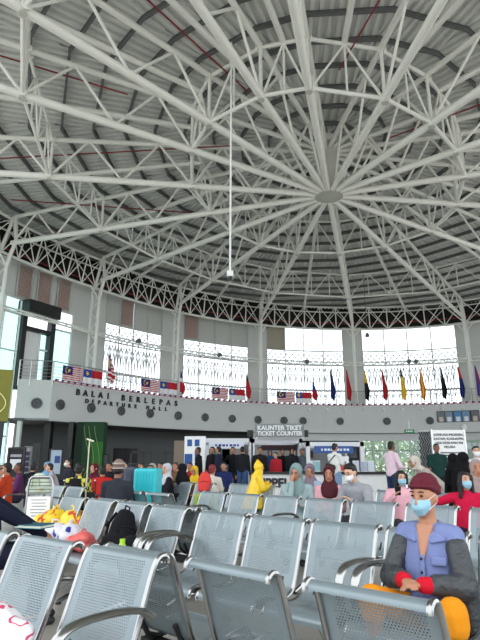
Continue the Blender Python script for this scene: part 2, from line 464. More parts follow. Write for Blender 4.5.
ZB = 4.1    # balcony floor/parapet top level relative to the eye
def solid(a0, a1, z0, z1, m=M_WALL, name='wall_upper', dr=WD): return st(wallstrip(name, a0, a1, dr, z0, z1, m, max(2, int((a1-a0)*.6))))
def part_grid(rt, a0, a1, z0, z1, nx, m, parts='mullion', dr=WD, r=.035, rails=()):
    p0 = rt.location
    for i in range(nx+1):
        a = a0+(a1-a0)*i/nx
        MB().tube([wp(a, dr, z0)-p0, wp(a, dr, z1)-p0], r, 4).build(parts, m, rt)
    for z in rails:
        MB().tube([wp(a0+(a1-a0)*i/12, dr, z)-p0 for i in range(13)], r, 4).build('rail', m, rt)
def pane(rt, a0, a1, z0, z1, m=M_GLASS, dr=WD+.06, name='pane'):
    p0 = rt.location; n = 6
    A = [wp(a0+(a1-a0)*i/n, dr, z0)-p0 for i in range(n+1)]; B = [wp(a0+(a1-a0)*i/n, dr, z1)-p0 for i in range(n+1)]
    return MB().strip(A, B).build(name, m, rt, solid=.01)
M_LAT = mat('grey_lattice_metal', col(192, 194, 194), .5)
def lattice(rt, a0, a1, n, zlo, zmid, ztop):
    """pointed-arch screen below, diamond screen above"""
    p0 = rt.location; da = (a1-a0)/n; mb = MB(); r = .031
    H = zmid-zlo
    for i in range(2*n-1):
        c = (i+1)/2
        for sgn in (1, -1):
            pts = [wp(a0+da*(c+.5*sgn), WD, zlo+.42*H)-p0]
            for j in range(1, 8):
                t = j/7
                pts.append(wp(a0+da*(c+.5*sgn*math.cos(t*PI/2)**.8), WD, zlo+(.42+.52*t)*H)-p0)
            mb.tube(pts, r, 4)
            pts = [wp(a0+da*(c+.25*sgn*math.sin(PI*j/8)), WD, zlo+(.22+.2*j/8)*H)-p0 for j in range(9)]
            mb.tube(pts, r*.8, 4)
    mb.build('arch_screen', M_LAT, rt)
    mb = MB()
    for i in range(n+1):
        mb.tube([wp(a0+da*i, WD, zlo)-p0, wp(a0+da*i, WD, zmid)-p0], r, 4)
        if i < n: mb.tube([wp(a0+da*(i+.5), WD, zlo)-p0, wp(a0+da*(i+.5), WD, zlo+.7)-p0], r*.8, 4)
    mb.build('screen_bars', M_LAT, rt)
    mb = MB(); h = ztop-zmid
    for i in range(n):
        for j in range(2):
            z0 = zmid+.05+(h-.1)*j/2; z1 = zmid+.05+(h-.1)*(j+1)/2
            mb.tube([wp(a0+da*i, WD, z0)-p0, wp(a0+da*(i+1), WD, z1)-p0], r, 4)
            mb.tube([wp(a0+da*(i+1), WD, z0)-p0, wp(a0+da*i, WD, z1)-p0], r, 4)
    mb.build('diamond_screen', M_LAT, rt)
def louvre(rt, a0, a1, z0, z1, m, n=14):
    p0 = rt.location; mb = MB()
    for j in range(n):
        z = z0+(z1-z0)*(j+.5)/n; h = (z1-z0)/n
        q = [wp(a0, WD-.02, z-h*.45)-p0, wp(a1, WD-.02, z-h*.45)-p0, wp(a1, WD+.08, z+h*.5)-p0, wp(a0, WD+.08, z+h*.5)-p0]
        mb.add(q, [(0, 1, 2, 3)])
    return mb.build('louvre', m, rt, solid=.012)
M_LOUV = mat('pinkish_louvre', col(206, 176, 168), .6)
M_PANEL = mat('grey_wall_panel', col(190, 192, 187), .7)
M_PANEL2 = mat('beige_wall_panel', col(165, 158, 142), .7)
WIN = 0
def window_bay(k, u0, u1, ntop, tops, lab):
    """u0,u1: left and right photo columns of the window on this bay"""
    global WIN
    WIN += 1
    a0 = az_at_px(u0, WD, 7); a1 = az_at_px(u1, WD, 7)
    rt = empty('window_%d' % WIN, wp(a0, WD, ZB), 0); rt['kind'] = 'structure'
    lattice(rt, a0, a1, {15: 10, 16: 11, 17: 13, 1: 16}[k], ZB, 7.35, 8.45)
    part_grid(rt, a0, a1, ZB, 10.42, ntop, M_LAT, 'mullion', rails=(ZB+.1, 5.35, 7.35, 8.5, 10.42), r=.05)
    pane(rt, a0, a1, ZB, 8.5)
    for i, t in enumerate(tops):
        b0 = a0+(a1-a0)*i/len(tops); b1 = a0+(a1-a0)*(i+1)/len(tops)
        if t == 'g': pane(rt, b0, b1, 8.5, 10.42)
        elif t == 'p': wallstrip('panel', b0, b1, WD+.05, 8.55, 10.42, M_PANEL, 3, .05).parent = rt
        elif t == 'b': wallstrip('panel', b0, b1, WD+.05, 8.55, 10.42, M_PANEL2, 3, .05).parent = rt
        elif t == 'l':
            m = .12*(b1-b0); louvre(rt, b0+m, b1-m, 8.65, 10.35, M_LOUV)
            wallstrip('backing', b0, b1, WD+.12, 8.55, 10.42, M_PANEL, 3, .05).parent = rt
    for ch in rt.children:      # wallstrip geometry is in world space
        if ch.name.startswith(('panel', 'backing')): ch.location = -rt.location
    return a0, a1
w15 = window_bay(15, 104, 161, 4, 'plpp', '')
w16 = window_bay(16, 183, 248, 4, 'lppp'[::1], '')
w17 = window_bay(17, 267, 344, 4, 'bggg', '')
w1 = window_bay(1, 363.5, 459, 4, 'gggg', '')
solid(w15[1], w16[0], ZB-.6, 10.5); solid(w16[1], w17[0], ZB-.6, 10.5); solid(w17[1], w1[0], ZB-.6, 10.5)
solid(w1[1], bay(2, 1.0)+360 if bay(2, 1.) < w1[1] else bay(2, 1.), ZB-.6, 10.5)
# left bay: wall with louvred panels, black framed opening
aL0 = az_at_px(19, WD, 7); aD0 = az_at_px(20, WD, 7); aD1 = az_at_px(53, WD, 7); aG1 = az_at_px(72, WD, 7)
solid(az_at_px(4, WD, 9.5), w15[0], 8.45, 10.5, name='wall_left')
solid(aG1, w15[0], ZB-.6, 8.45, name='wall_left')
rt = empty('wall_louvres', wp(aL0, WD, 8.5), 0); rt['kind'] = 'structure'
for (ua, ub, m) in ((17, 31, M_LOUV), (37, 50, M_LOUV), (57, 69, M_LOUV)):
    a, b = az_at_px(ua, WD, 9.5), az_at_px(ub, WD, 9.5)
    o = louvre(rt, a, b, 8.6, 10.35, m); o.location = Vector((0, 0, 0))
    p0 = rt.location; o.location = -(tang(a, 0, 0).cross(Vector((0, 0, 1))))*-.0
    for v in o.data.vertices:
        w = v.co+p0; c = Vector((HUB.x, HUB.y, w.z)); d = (c-w).normalized()*.12; v.co = w+d-p0
    fr = MB()
    for a_ in (a, b): fr.tube([wp(a_, WD-.1, 8.5)-p0, wp(a_, WD-.1, 10.42)-p0], .05, 4)
    for z_ in (8.55, 10.42): fr.tube([wp(a, WD-.1, z_)-p0, wp(b, WD-.1, z_)-p0], .05, 4)
    fr.build('louvre_frame', M_PANEL, rt)
# black portal frame
rt = empty('door_1', wp(aD0, WD, ZB-.5), 0); rt['kind'] = 'structure'
p0 = rt.location
def prism(a0, a1, dr0, dr1, z0, z1):
    q = [wp(a0, dr0, z0), wp(a1, dr0, z0), wp(a1, dr1, z0), wp(a0, dr1, z0), wp(a0, dr0, z1), wp(a1, dr0, z1), wp(a1, dr1, z1), wp(a0, dr1, z1)]
    return q
def blk(nm, a0, a1, dr0, dr1, z0, z1, m, parent):
    o = MB().hexa([q-parent.location for q in prism(a0, a1, dr0, dr1, z0, z1)]).build(nm, m, parent); return o
wdt = (aD1-aD0)
blk('portal_head', aD0, aD1, WD-.55, WD+.3, 7.75, 8.45, M_BLACK, rt)
blk('portal_jamb', aD0+wdt*.0, aD0+wdt*.13, WD-.2, WD+.2, ZB-.5, 7.75, M_BLACK, rt)
blk('portal_jamb', aD1-wdt*.13, aD1, WD-.2, WD+.2, ZB-.5, 7.75, M_BLACK, rt)
blk('portal_lintel', aD0, aD1, WD-.2, WD+.2, 6.85, 7.05, M_BLACK, rt)
blk('white_screen', aD0+wdt*.13, aD0+wdt*.60, WD+.1, WD+.15, ZB-.5, 6.85, M_WHITE, rt)
pane(rt, aD0+wdt*.60, aD1-wdt*.13, ZB-.5, 6.85, M_GLASSG)
blk('mullion', aD0+wdt*.60, aD0+wdt*.64, WD-.02, WD+.1, ZB-.5, 6.85, M_WHITE, rt)
blk('cross_bar', aD0+wdt*.62, aD1-wdt*.13, WD-.02, WD+.1, 5.9, 6.0, M_WHITE, rt)
pane(rt, aD0+wdt*.13, aD1-wdt*.13, 7.05, 7.75, M_GLASS)
rt = empty('window_5', wp(aD1, WD, ZB-.5), 0); rt['kind'] = 'structure'
pane(rt, aD1, aG1, ZB-.5, 7.3, M_GLASSG); pane(rt, aD1, aG1, 7.3, 8.45, M_GLASS)
blk('rail', aD1, aG1, WD-.03, WD+.06, 7.25, 7.35, M_WHITE, rt); blk('mullion', aG1-.25, aG1, WD-.03, WD+.1, ZB-.5, 8.45, M_WALL, rt)
# green glass curtain beyond the left column
rt = empty('window_6', wp(bay(13, .3), WD, -1.24), 0); rt['kind'] = 'structure'
aW0 = bay(13, .25); aW1 = aD0
pane(rt, aW0, aW1, -1.2, 8.4, M_GLASSG, WD+.1)
for i in range(9):
    a = aW0+(aW1-aW0)*i/8; MB().tube([wp(a, WD+.05, -1.24)-rt.location, wp(a, WD+.05, 8.4)-rt.location], .06, 4).build('mullion', M_WHITE, rt)
for z_ in (1.2, 3.4, 5.6, 7.6): MB().tube([wp(aW0+(aW1-aW0)*i/6, WD+.05, z_)-rt.location for i in range(7)], .05, 4).build('rail', M_WHITE, rt)
solid(aW0, az_at_px(4, WD, 9.5)+.01, 8.4, 10.5, name='wall_left')

# ------------------------------------------------------------------ balcony (fascia, slab, returns)
aB0 = az_at_px(51, -.1, 3.2)       # front corner on the left
aB1 = bay(3, .2) if bay(3, .2) > 300 else bay(3, .2)+360
st(wallstrip('wall_balcony_front', aB0, aB1, -.1, 2.0, ZB, M_FASC, 60, .18))
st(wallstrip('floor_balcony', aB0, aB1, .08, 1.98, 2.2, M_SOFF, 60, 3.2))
st(wallstrip('floor_walkway', aB0, aB1, .08, 3.35, 3.5, M_FLOOR, 60, 1.6))
# left return face of the balcony
pc = wp(aB0, -.1, 0); pe = lookpt(16, 400, 26.6)
def quadwall(name, A, B, z0, z1, m, th=.15):
    d = (B-A); d.z = 0; n = Vector((-d.y, d.x, 0)).normalized()*th
    q = []
    for z in (z0+EYE, z1+EYE):
        for p in (A, B, B+n, A+n): q.append(Vector((p.x, p.y, z)))
    return MB().hexa(q).build(name, m)
st(quadwall('wall_balcony_return', pe, pc, 2.0, ZB-.02, M_FASC))
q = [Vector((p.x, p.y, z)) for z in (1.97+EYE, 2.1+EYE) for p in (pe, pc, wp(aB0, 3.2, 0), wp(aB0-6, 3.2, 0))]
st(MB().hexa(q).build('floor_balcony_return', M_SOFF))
# recessed wall below the balcony
a1e = az_at_px(206, 3.3, 1)
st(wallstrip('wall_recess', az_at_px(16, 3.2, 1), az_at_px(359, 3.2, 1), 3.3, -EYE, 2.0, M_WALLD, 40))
aF0 = az_at_px(361, .5, 1.5); aF1 = az_at_px(436, .5, 1.5)
st(wallstrip('wall_lintel', az_at_px(253, .3, 1.6), aB1, .3, 1.45, 2.05, M_FASC, 30))
st(wallstrip('wall_lower_right', aF1, aB1, .3, -EYE, 1.6, M_FASC, 24))
st(quadwall('wall_recess_end', wp(aF0, .3, 0), wp(aF0-.4, 3.4, 0), -EYE, 2.0, M_WALL))
# glazed front below the balcony, garden behind
rt = empty('window_7', wp(aF0, .4, -EYE), 0); rt['kind'] = 'structure'
pane(rt, aF0, aF1, -EYE, 1.6, M_GLASS, .45)
M_GFR = mat('pale_green_frame', col(176, 196, 180), .5)
for i in range(7):
    a = aF0+(aF1-aF0)*i/6; MB().tube([wp(a, .4, -EYE)-rt.location, wp(a, .4, 1.55)-rt.location], .10, 4).build('mullion', M_GFR, rt)
for z_ in (.75, 1.5): MB().tube([wp(aF0+(aF1-aF0)*i/8, .4, z_)-rt.location for i in range(9)], .05, 4).build('rail', M_GFR, rt)
rt = empty('window_8', wp(aF1+2, .2, -EYE), 0); rt['kind'] = 'structure'
aH0, aH1 = az_at_px(466, .2, 1), az_at_px(478.5, .2, 1)
pane(rt, aH0, aB1, .0, 1.35, M_GLASS, .22)
blk('frame_top', aH0, aB1, .15, .28, 1.3, 1.45, M_GFR, rt); blk('frame_bottom', aH0, aB1, .15, .28, -.1, 0.0, M_GFR, rt)
for i in range(4):
    a = aH0+(aH1-aH0)*i/2; blk('mullion', a-.12, a+.12, .15, .28, 0, 1.35, M_GFR, rt)

# floor and ground
g = MB().add([(-40, -12, 0), (50, -12, 0), (50, 75, 0), (-40, 75, 0)], [(0, 1, 2, 3)]).build('floor', M_FLOOR, kind='structure')
g = MB().add([(-400, -300, -.06), (400, -300, -.06), (400, 500, -.06), (-400, 500, -.06)], [(0, 1, 2, 3)]).build('ground', cm(205, 205, 198), kind='structure')

# garden trees seen through the lower glazing
M_LEAF = mat('green_foliage', col(132, 168, 92), .8, noise=.5, scale=3)
M_LEAF2 = mat('deep_green_foliage', col(84, 128, 70), .8, noise=.5, scale=3)
M_TRUNK = mat('tree_bark', col(96, 80, 62), .9, noise=.3)
def tree(x, y, s, m, lab):
    rt = empty('garden_tree', (x, y, 0), random.random()*6, lab, 'tree', 'trees outside the lower windows')
    MB().tube([(0, 0, -.05), (.05, 0, 1.2*s), (0, .1, 2.2*s)], [.14*s, .1*s, .07*s], 8).build('trunk', M_TRUNK, rt, smooth=True)
    mb = MB()
    for i in range(900):
        th = random.random()*2*PI; ph = math.acos(2*random.random()-1); rr = s*1.6*(random.random()**.33)
        c = Vector((rr*math.sin(ph)*math.cos(th), rr*math.sin(ph)*math.sin(th), 2.4*s+rr*math.cos(ph)*1.1))
        n = Vector((random.gauss(0, 1), random.gauss(0, 1), random.gauss(0, 1)+.6)).normalized(); a = n.orthogonal().normalized()*.16; b = n.cross(a).normalized()*.10
        mb.add([c-a, c+b, c+a, c-b], [(0, 1, 2, 3)])
    mb.build('foliage', m, rt)
for i, (u, Y, s, m, lab) in enumerate(((366, 52, 1.1, M_LEAF, 'bright green bushy tree outside, behind the leftmost lower pane'), (380, 55, 1.4, M_LEAF2, 'deep green tree outside, behind the man in pink shirt'),
      (396, 51, 1.0, M_LEAF, 'light green tree outside, right of the man in pink shirt'), (412, 54, 1.3, M_LEAF, 'light green tree outside, above the patterned hijab'), (427, 52, 1.0, M_LEAF2, 'deep green tree outside, left of the white notice board'),
      (442, 55, 1.3, M_LEAF, 'green tree outside, behind the white notice board'), (468, 53, 1.3, M_LEAF, 'green tree outside, right of the white notice board'), (484, 50, 1.2, M_LEAF2, 'dark green tree outside at the right edge'))):
    tree(gx(u, Y, 2), Y, s, m, lab)
hd = MB()
for i in range(5000):
    c = Vector((9+random.random()*22, 47.5+random.random()*1.2, random.random()*1.5-.03)); n = Vector((random.gauss(0, 1), random.gauss(0, 1), random.gauss(0, 1))).normalized(); a = n.orthogonal().normalized()*.13; b = n.cross(a).normalized()*.09
    hd.add([c-a, c+b, c+a, c-b], [(0, 1, 2, 3)])
o = hd.build('garden_hedge', M_LEAF); tag(o, 'long leafy green hedge outside the lower windows', 'hedge'); o['kind'] = 'stuff'

# ------------------------------------------------------------------ railing
M_RAILM = M_RAIL
def railing(A, lab, post_every=1):
    p0 = A[0].copy()
    rt = empty('balcony_railing', p0, 0, lab, 'railing', 'railings along the balcony')
    for i, p in enumerate(A):
        if i % post_every == 0 or i == len(A)-1:
            MB().tube([p-p0-Vector((0, 0, .35)), p-p0+Vector((0, 0, 1.0))], .035, 6).build('post', M_RAIL, rt)
    for j, z in enumerate((.18, .36, .54, .72, 1.0)):
        MB().tube([p-p0+Vector((0, 0, z)) for p in A], .028 if j == 4 else .014, 6).build('handrail' if j == 4 else 'rail', M_RAIL, rt)
for k, (b0, b1) in {15: (aB0, COLS[15][0]), 16: (COLS[15][0], COLS[16][0]), 17: (COLS[16][0], COLS[17][0]), 1: (COLS[17][0], COLS[1][0]+360), 2: (COLS[1][0]+360, COLS[2][0]+360), 3: (COLS[2][0]+360, aB1)}.items():
    n = max(2, int((b1-b0)/3.6))
    railing([wp(b0+(b1-b0)*i/n, -.02, ZB) for i in range(n+1)], 'steel balcony railing ' + {15: 'behind the leftmost pair of banners', 16: 'above the departure lettering', 17: 'behind the second row of banners', 1: 'left of the red flag', 2: 'behind the row of hanging flags', 3: 'at the far right edge'}[k])
railing([Vector((pe.x, pe.y, ZB+EYE-.02)).lerp(Vector((pc.x, pc.y, ZB+EYE-.02)), i/3) for i in range(4)], 'steel railing on the short left return of the balcony')

# portholes (round air nozzles)
PH = [(60, 402), (91, 406), (121, 411), (150, 413.5), (178, 415.5), (205, 418), (232, 419.5), (258, 420.5), (284, 421.5), (303, 422), (340, 422.5), (387, 423.5), (430, 423)]
M_NOZ = mat('dull_dark_metal', col(92, 94, 96), .5, .3)
def nozzle(p, rz, lab):
    rt = empty('air_nozzle', p, rz, lab, 'air vent', 'round air nozzles along the balcony front')
    MB().lathe([(.20, 0), (.27, .0), (.28, .04), (.27, .08), (.21, .08), (.20, 0)], 24, axis='y').build('rim', M_NOZ, rt, smooth=True)
    mb = MB()
    for r_ in (.05, .105, .16): mb.lathe([(r_-.012, .02), (r_+.012, .02), (r_+.012, .06), (r_-.012, .06)], 20, axis='y')
    mb.build('inner_rings', M_NOZ, rt)
    MB().lathe([(0, .005), (.2, .005), (.2, .02), (0, .02)], 24, axis='y').build('backplate', M_BLACK, rt)
for i, (u, v) in enumerate(PH):
    a = az_at_px(u, -.12, 2.85)
    nozzle(wp(a, -.12, 2.86), yaw_in(a), f"round dark air nozzle on the balcony front, {ORD[i+1]} from the left" )
d = (pc-pe).normalized(); pm = pe.lerp(pc, .60); nozzle(Vector((pm.x+d.y*.02, pm.y-d.x*.02, 2.86+EYE)), math.atan2(d.y, d.x), 'round dark air nozzle on the left return face of the balcony')

# lettering
M_LET = mat('dark_metal_letters', col(38, 38, 42), .4, .4)
def letter_line(s, u0, u1, z, size, lab, nm):
    rt = empty(nm, wp(az_at_px((u0+u1)/2, -.14, z), -.14, z), 0, lab, 'lettering', 'lettering on the balcony front')
    n = len(s)
    for i, ch in enumerate(s):
        if ch == ' ': continue
        u = u0+(u1-u0)*i/(n-1); a = az_at_px(u, -.14, z); p = wp(a, -.14, z)
        o = text('letter', ch, size, M_LET, rt, tuple(p-rt.location), (PI/2, 0, yaw_in(a)), .03, bold=.012*size/.4)
letter_line('BALAI BERLEPAS', 78, 176, 3.62, .46, 'dark metal letters reading BALAI BERLEPAS on the grey balcony', 'wall_lettering')
letter_line('DEPARTURE HALL', 87, 166, 3.2, .32, 'smaller dark letters reading DEPARTURE HALL below the larger line', 'wall_lettering')
# five framed pictures on the right
for i, (u, v, c) in enumerate(((441, 416, (120, 126, 130)), (449, 415.5, (130, 150, 172)), (458, 415, (90, 140, 190)), (466, 414.5, (120, 150, 180)), (475, 414, (120, 118, 128)))):
    a = az_at_px(u, -.12, 3.2); p = wp(a, -.13, 3.12); w, h = (.25, .36)
    rt = empty('portrait_frame', p, yaw_in(a), ['framed portrait in grey, leftmost of the five on the balcony wall', 'framed blue-grey portrait, second of the five on the balcony wall', 'framed picture with blue robes, middle of the five portraits', 'framed blue portrait, second from the right of the five', 'framed grey portrait, rightmost of the five on the balcony wall'][i], 'picture', 'portraits on the balcony wall')
    mb = MB()
    for (x0, x1, z0, z1) in ((-w-.03, w+.03, h, h+.04), (-w-.03, w+.03, -h-.04, -h), (-w-.04, -w, -h, h), (w, w+.04, -h, h)): mb.box(x0, x1, -.03, .01, z0, z1)
    mb.build('frame', M_BLACK, rt); MB().box(-w, w, -.015, -.005, -h, h).build('picture', cm(*c), rt)
    mb = MB(); mb.lathe([(0, -.02), (.09, -.02), (.09, -.016), (0, -.016)], 14, (0, 0, .12), 'y'); mb.box(-.14, .14, -.02, -.016, -h, -.02)
    mb.build('portrait_figure', cm(206, 190, 176) if i in (0, 4) else cm(225, 230, 235), rt)
a = az_at_px(463.5, -.12, 2.5)
o = MB().lathe([(0, 0), (.22, 0), (.2, .08), (.08, .13), (0, .13)], 18, axis='y').build('wall_lamp', M_WHITE, smooth=True)
o.location = wp(a, -.12, 2.35); o.rotation_euler = (0, 0, yaw_in(a)); tag(o, 'small round white lamp on the wall above the white notice board', 'lamp')

# ------------------------------------------------------------------ flags and banners
def cloth(w, h, nx, ny, fn, wave=.03, hang=None):
    """grid in local XZ, fn(u,v)->material index; v from bottom"""
    mb = MB()
    for j in range(ny+1):
        for i in range(nx+1):
            u, v = i/nx, j/ny
            x, y, z = u*w, wave*math.sin(u*9+v*2), v*h
            if hang: x, y, z = hang(u, v)
            mb.v.append((x, y, z))
    for j in range(ny):
        for i in range(nx):
            a = j*(nx+1)+i; mb.f.append((a, a+1, a+nx+2, a+nx+1)); mb.mi.append(fn((i+.5)/nx, (j+.5)/ny))
    return mb
FM = [cm(190, 30, 42), cm(236, 236, 238), cm(26, 42, 118), cm(238, 200, 40), cm(20, 20, 24), cm(34, 70, 160), cm(220, 90, 30), cm(40, 120, 70)]
def f_malaysia(u, v):
    if u < .5 and v > .43:
        dx, dy = (u-.22)*2, (v-.71)
        if math.hypot(dx, dy) < .2 and math.hypot(dx-.07, dy) > .15: return 3
        if math.hypot((u-.33)*2, dy) < .11: return 3
        return 2
    return 0 if int(v*14) % 2 else 1
def f_melaka(u, v):
    if v < .5 and u < .5: return 1
    if u < .5:
        dx, dy = (u-.22)*2, (v-.74)
        if math.hypot(dx, dy) < .17 and math.hypot(dx-.07, dy) > .12: return 3
        return 5
    return 0 if v > .5 else 1
def f_melaka2(u, v):
    if u < .42:
        if math.hypot((u-.2)*2, v-.72) < .15: return 3
        return 5 if v > .4 else 1
    return 0 if v > .4 else 1
def rail_banner(u0, u1, fn, lab):
    z = ZB+.08
    a0, a1 = az_at_px(u0, -.16, z), az_at_px(u1, -.16, z); nx, ny = 24, 14
    p0 = wp((a0+a1)/2, -.16, z)
    mb = MB()
    for j in range(ny+1):
        for i in range(nx+1):
            p = wp(a0+(a1-a0)*i/nx, -.14-.03*math.sin(i*.8), z+.78*j/ny)-p0; mb.v.append(tuple(p))
    for j in range(ny):
        for i in range(nx):
            a = j*(nx+1)+i; mb.f.append((a, a+1, a+nx+2, a+nx+1)); mb.mi.append(fn((i+.5)/nx, (j+.5)/ny))
    o = mb.build('rail_banner', FM, solid=.01); o.location = p0; tag(o, lab, 'banner', 'flag banners hung on the balcony rail')
rail_banner(62, 82, f_malaysia, 'striped banner with blue corner and yellow crescent, leftmost on the rail')
rail_banner(83, 102, f_melaka2, 'blue, white and red banner, second on the rail from the left')
rail_banner(141, 159, f_malaysia, 'striped banner with yellow crescent above the end of the lettering')
rail_banner(160, 177, f_melaka2, 'blue and red banner right of the second striped banner')
rail_banner(212, 228, f_malaysia, 'striped banner on the rail below the second lattice window')
rail_banner(229, 245, f_melaka2, 'blue and red banner on the rail below the second lattice window')
rail_banner(277, 295, f_malaysia, 'striped banner on the rail below the middle window')
rail_banner(296, 312, f_melaka2, 'blue and red banner on the rail below the middle window')
def pole_flag(u, fn, lab, top=2.45, w=.36, H=2.15):
    a = az_at_px(u, -.2, 5.2); p = wp(a, -.2, ZB+.0)
    rt = empty('flag', p, yaw_in(a), lab, 'flag', 'flags on poles along the balcony')
    MB().tube([(0, .1, -.2), (0, -.05, top+.25)], .018, 6).build('pole', M_STEEL, rt)
    def hang(uu, v):
        sp = w*(.22+.78*min(1, 1.5*(1-v)))*(1-.35*max(0, .3-v)/.3)
        return (uu*sp-.02, -.06+.06*math.sin(uu*11+v*2)*(1.1-v), top+.15-H*(1-v)-.22*uu*(1-v))
    cloth(1, 1, 10, 16, fn, hang=hang).build('flag_cloth', FM, rt, smooth=True, solid=.008)
def two(a, b, t=.5): return lambda u, v: a if v > t else b
pole_flag(108, f_malaysia, 'furled striped flag on a pole right of the leftmost banners', 1.75, .55, 1.5)
pole_flag(180, lambda u, v: 2 if v > .7 else (1 if v > .5 else 0), 'furled blue, white and red flag beside the second column', 1.5, .4, 1.3)
pole_flag(246, two(4, 0, .72), 'furled black and red flag at the right end of the second window', 1.75, .4, 1.5)
pole_flag(312.5, two(5, 0, .5), 'small furled blue and red flag at the right end of the middle banners', 1.5, .4, 1.2)
pole_flag(331, two(2, 2), 'hanging dark navy flag, left of the red flag')
pole_flag(347, two(0, 0), 'hanging plain red flag in front of the right-middle column')
pole_flag(365, two(3, 4, .55), 'hanging yellow over black flag, right of the red flag')
pole_flag(383, two(0, 0), 'hanging red flag below the left part of the right window')
pole_flag(401.5, two(4, 3, .72), 'hanging yellow flag with a black top')
pole_flag(421, lambda u, v: 3 if abs(u-.5) < .2 else 6, 'hanging orange and yellow striped flag', w=.36)
pole_flag(442, lambda u, v: 1 if u < .2 and v > .6 else 4, 'hanging near-black flag, right of the orange one')
pole_flag(460, lambda u, v: 0 if v > .62 else 2, 'hanging red and navy flag beside the right column')
pole_flag(477, lambda u, v: 5 if u < .5 else 0, 'hanging blue and red flag at the right edge')
# bunting of small flags
mini = cloth(.24, .20, 4, 4, lambda u, v: 2 if (u < .5 and v > .5) else (0 if int(v*4) % 2 else 1), .015)
mini_o = None; az = aB0+.3; i = 0
while az < COLS[2][0]+360+4:
    p = wp(az, -.2, ZB-.14)
    if mini_o is None: mini_o = mini.build('bunting_flag', FM[:3], solid=.004); o = mini_o
    else: o = mini_o.copy(); C.objects.link(o)
    o.location = p+Vector((0, 0, .0)); o.rotation_euler = (0, 0, yaw_in(az))
    tag(o, 'tiny striped paper flag strung along the balcony top edge', 'bunting flag', 'string of small flags along the balcony')
    az += 1.35*18/rad(az); i += 1
o = MB().tube([wp(aB0+(COLS[2][0]+364-aB0)*i/80, -.2, ZB+.07) for i in range(81)], .008, 4).build('bunting_string', M_WHITE); tag(o, 'thin string carrying the small flags along the balcony', 'string')
# little white lights along the parapet on the right
sl = None
for i, u in enumerate((309, 327, 345, 364, 383, 402, 422, 442, 463)):
    a = az_at_px(u, -.16, ZB-.3)
    if sl is None: sl = MB().lathe([(0, 0), (.08, 0), (.1, .06), (.05, .12), (0, .12)], 12, axis='y').build('parapet_light', M_WHITE, smooth=True); o = sl
    else: o = sl.copy(); C.objects.link(o)
    o.location = wp(a, -.12, ZB-.42); o.rotation_euler = (0, 0, yaw_in(a)); tag(o, f"small white round light below the rail, {ORD[i]} of the right-hand row", 'lamp', 'small lights below the rail')

# ------------------------------------------------------------------ red sprinkler branches, pendants
def redpipe(a, b, lab):
    o = MB().tube([Vector((0, 0, 0)), b-a], .028, 6).build('sprinkler_pipe', M_RED, smooth=True); o.location = a; tag(o, lab, 'pipe', 'red sprinkler pipes under the roof')
E_ = Vector((0, 0, EYE))
redpipe(Vector((-7.9, 13.5, 12.35))+E_, Vector((-3.92, 15.46, 12.35))+E_, 'thin dark red pipe at the upper left, ending in mid roof')
redpipe(Vector((-3.1, 10.9, 12.35))+E_, Vector((0.3, 15.6, 12.55))+E_, 'thin dark red pipe crossing the top, left of the inner ring')
redpipe(Vector((-10.5, 19.1, 12.1))+E_, Vector((-.41, 18.9, 12.6))+E_, 'long level dark red pipe left of the hub')
redpipe(Vector((4.1, 10.6, 12.35))+E_, Vector((3.3, 14.5, 12.55))+E_, 'short dark red pipe right of the top centre')
redpipe(Vector((9.2, 15.3, 12.2))+E_, Vector((6.0, 18.2, 12.5))+E_, 'dark red pipe at the right, above the hub level')
redpipe(Vector((-10.8, 22.2, 11.9))+E_, Vector((-2., 24.2, 12.2))+E_, 'level dark red pipe crossing the roof at the lower left')
p0 = pol(206+6.5, 6.9, 12.6); bz = 4.9
rt = empty('hanging_sensor', (-.27, 13.4, 12.6+EYE), 0, 'long thin white rod hanging from the roof with a small device at its end', 'pendant')
MB().tube([(0, 0, 0), (0, 0, -7.6)], .028, 8).build('rod', M_WHITE, rt, smooth=True)
MB().box(-.09, .09, -.09, .09, -7.75, -7.58).build('device', M_WHITE, rt, bevel=.02); MB().lathe([(0, -7.86), (.05, -7.84), (.06, -7.75), (0, -7.75)], 12).build('lens', M_BLACK, rt)
for (x, y, z0, z1, lab) in ((8.2, 32.6, 12.0, 8.0, 'thin cord pendant with a small dark lamp before the right window'),):
    rt = empty('pendant_lamp', (x, y, z0+EYE), 0, lab, 'pendant')
    MB().tube([(0, 0, 0), (0, 0, z1-z0)], .02, 6).build('cord', M_PURL, rt); MB().lathe([(0, z1-z0-.3), (.14, z1-z0-.28), (.12, z1-z0-.1), (.03, z1-z0), (0, z1-z0)], 14).build('lamp_head', M_PURL, rt, smooth=True)

# ------------------------------------------------------------------ airport seating
PROF = [(-.038, .818), (-.036, .832), (-.024, .845), (-.004, .85), (.018, .842), (.036, .82), (.058, .77), (.080, .705), (.117, .60), (.15, .51), (.175, .455), (.205, .425), (.25, .408), (.31, .405), (.39, .415), (.46, .43), (.52, .435), (.56, .425), (.585, .40), (.588, .375)]
def arc(prof):
    L = [0]
    for i in range(1, len(prof)): L.append(L[-1]+math.hypot(prof[i][0]-prof[i-1][0], prof[i][1]-prof[i-1][1]))
    return L
AL = arc(PROF); PITCHS = .60
def catm(prof, n=3):
    out = []
    for i in range(len(prof)-1):
        a = prof[max(i-1, 0)]; b = prof[i]; c = prof[i+1]; d = prof[min(i+2, len(prof)-1)]
        for j in range(n):
            t = j/n
            out.append(tuple(.5*((2*b[q])+(-a[q]+c[q])*t+(2*a[q]-5*b[q]+4*c[q]-d[q])*t*t+(-a[q]+3*b[q]-3*c[q]+d[q])*t**3) for q in (0, 1)))
    out.append(prof[-1]); return out
PF = catm(PROF, 3); AF = arc(PF)
_seat = []
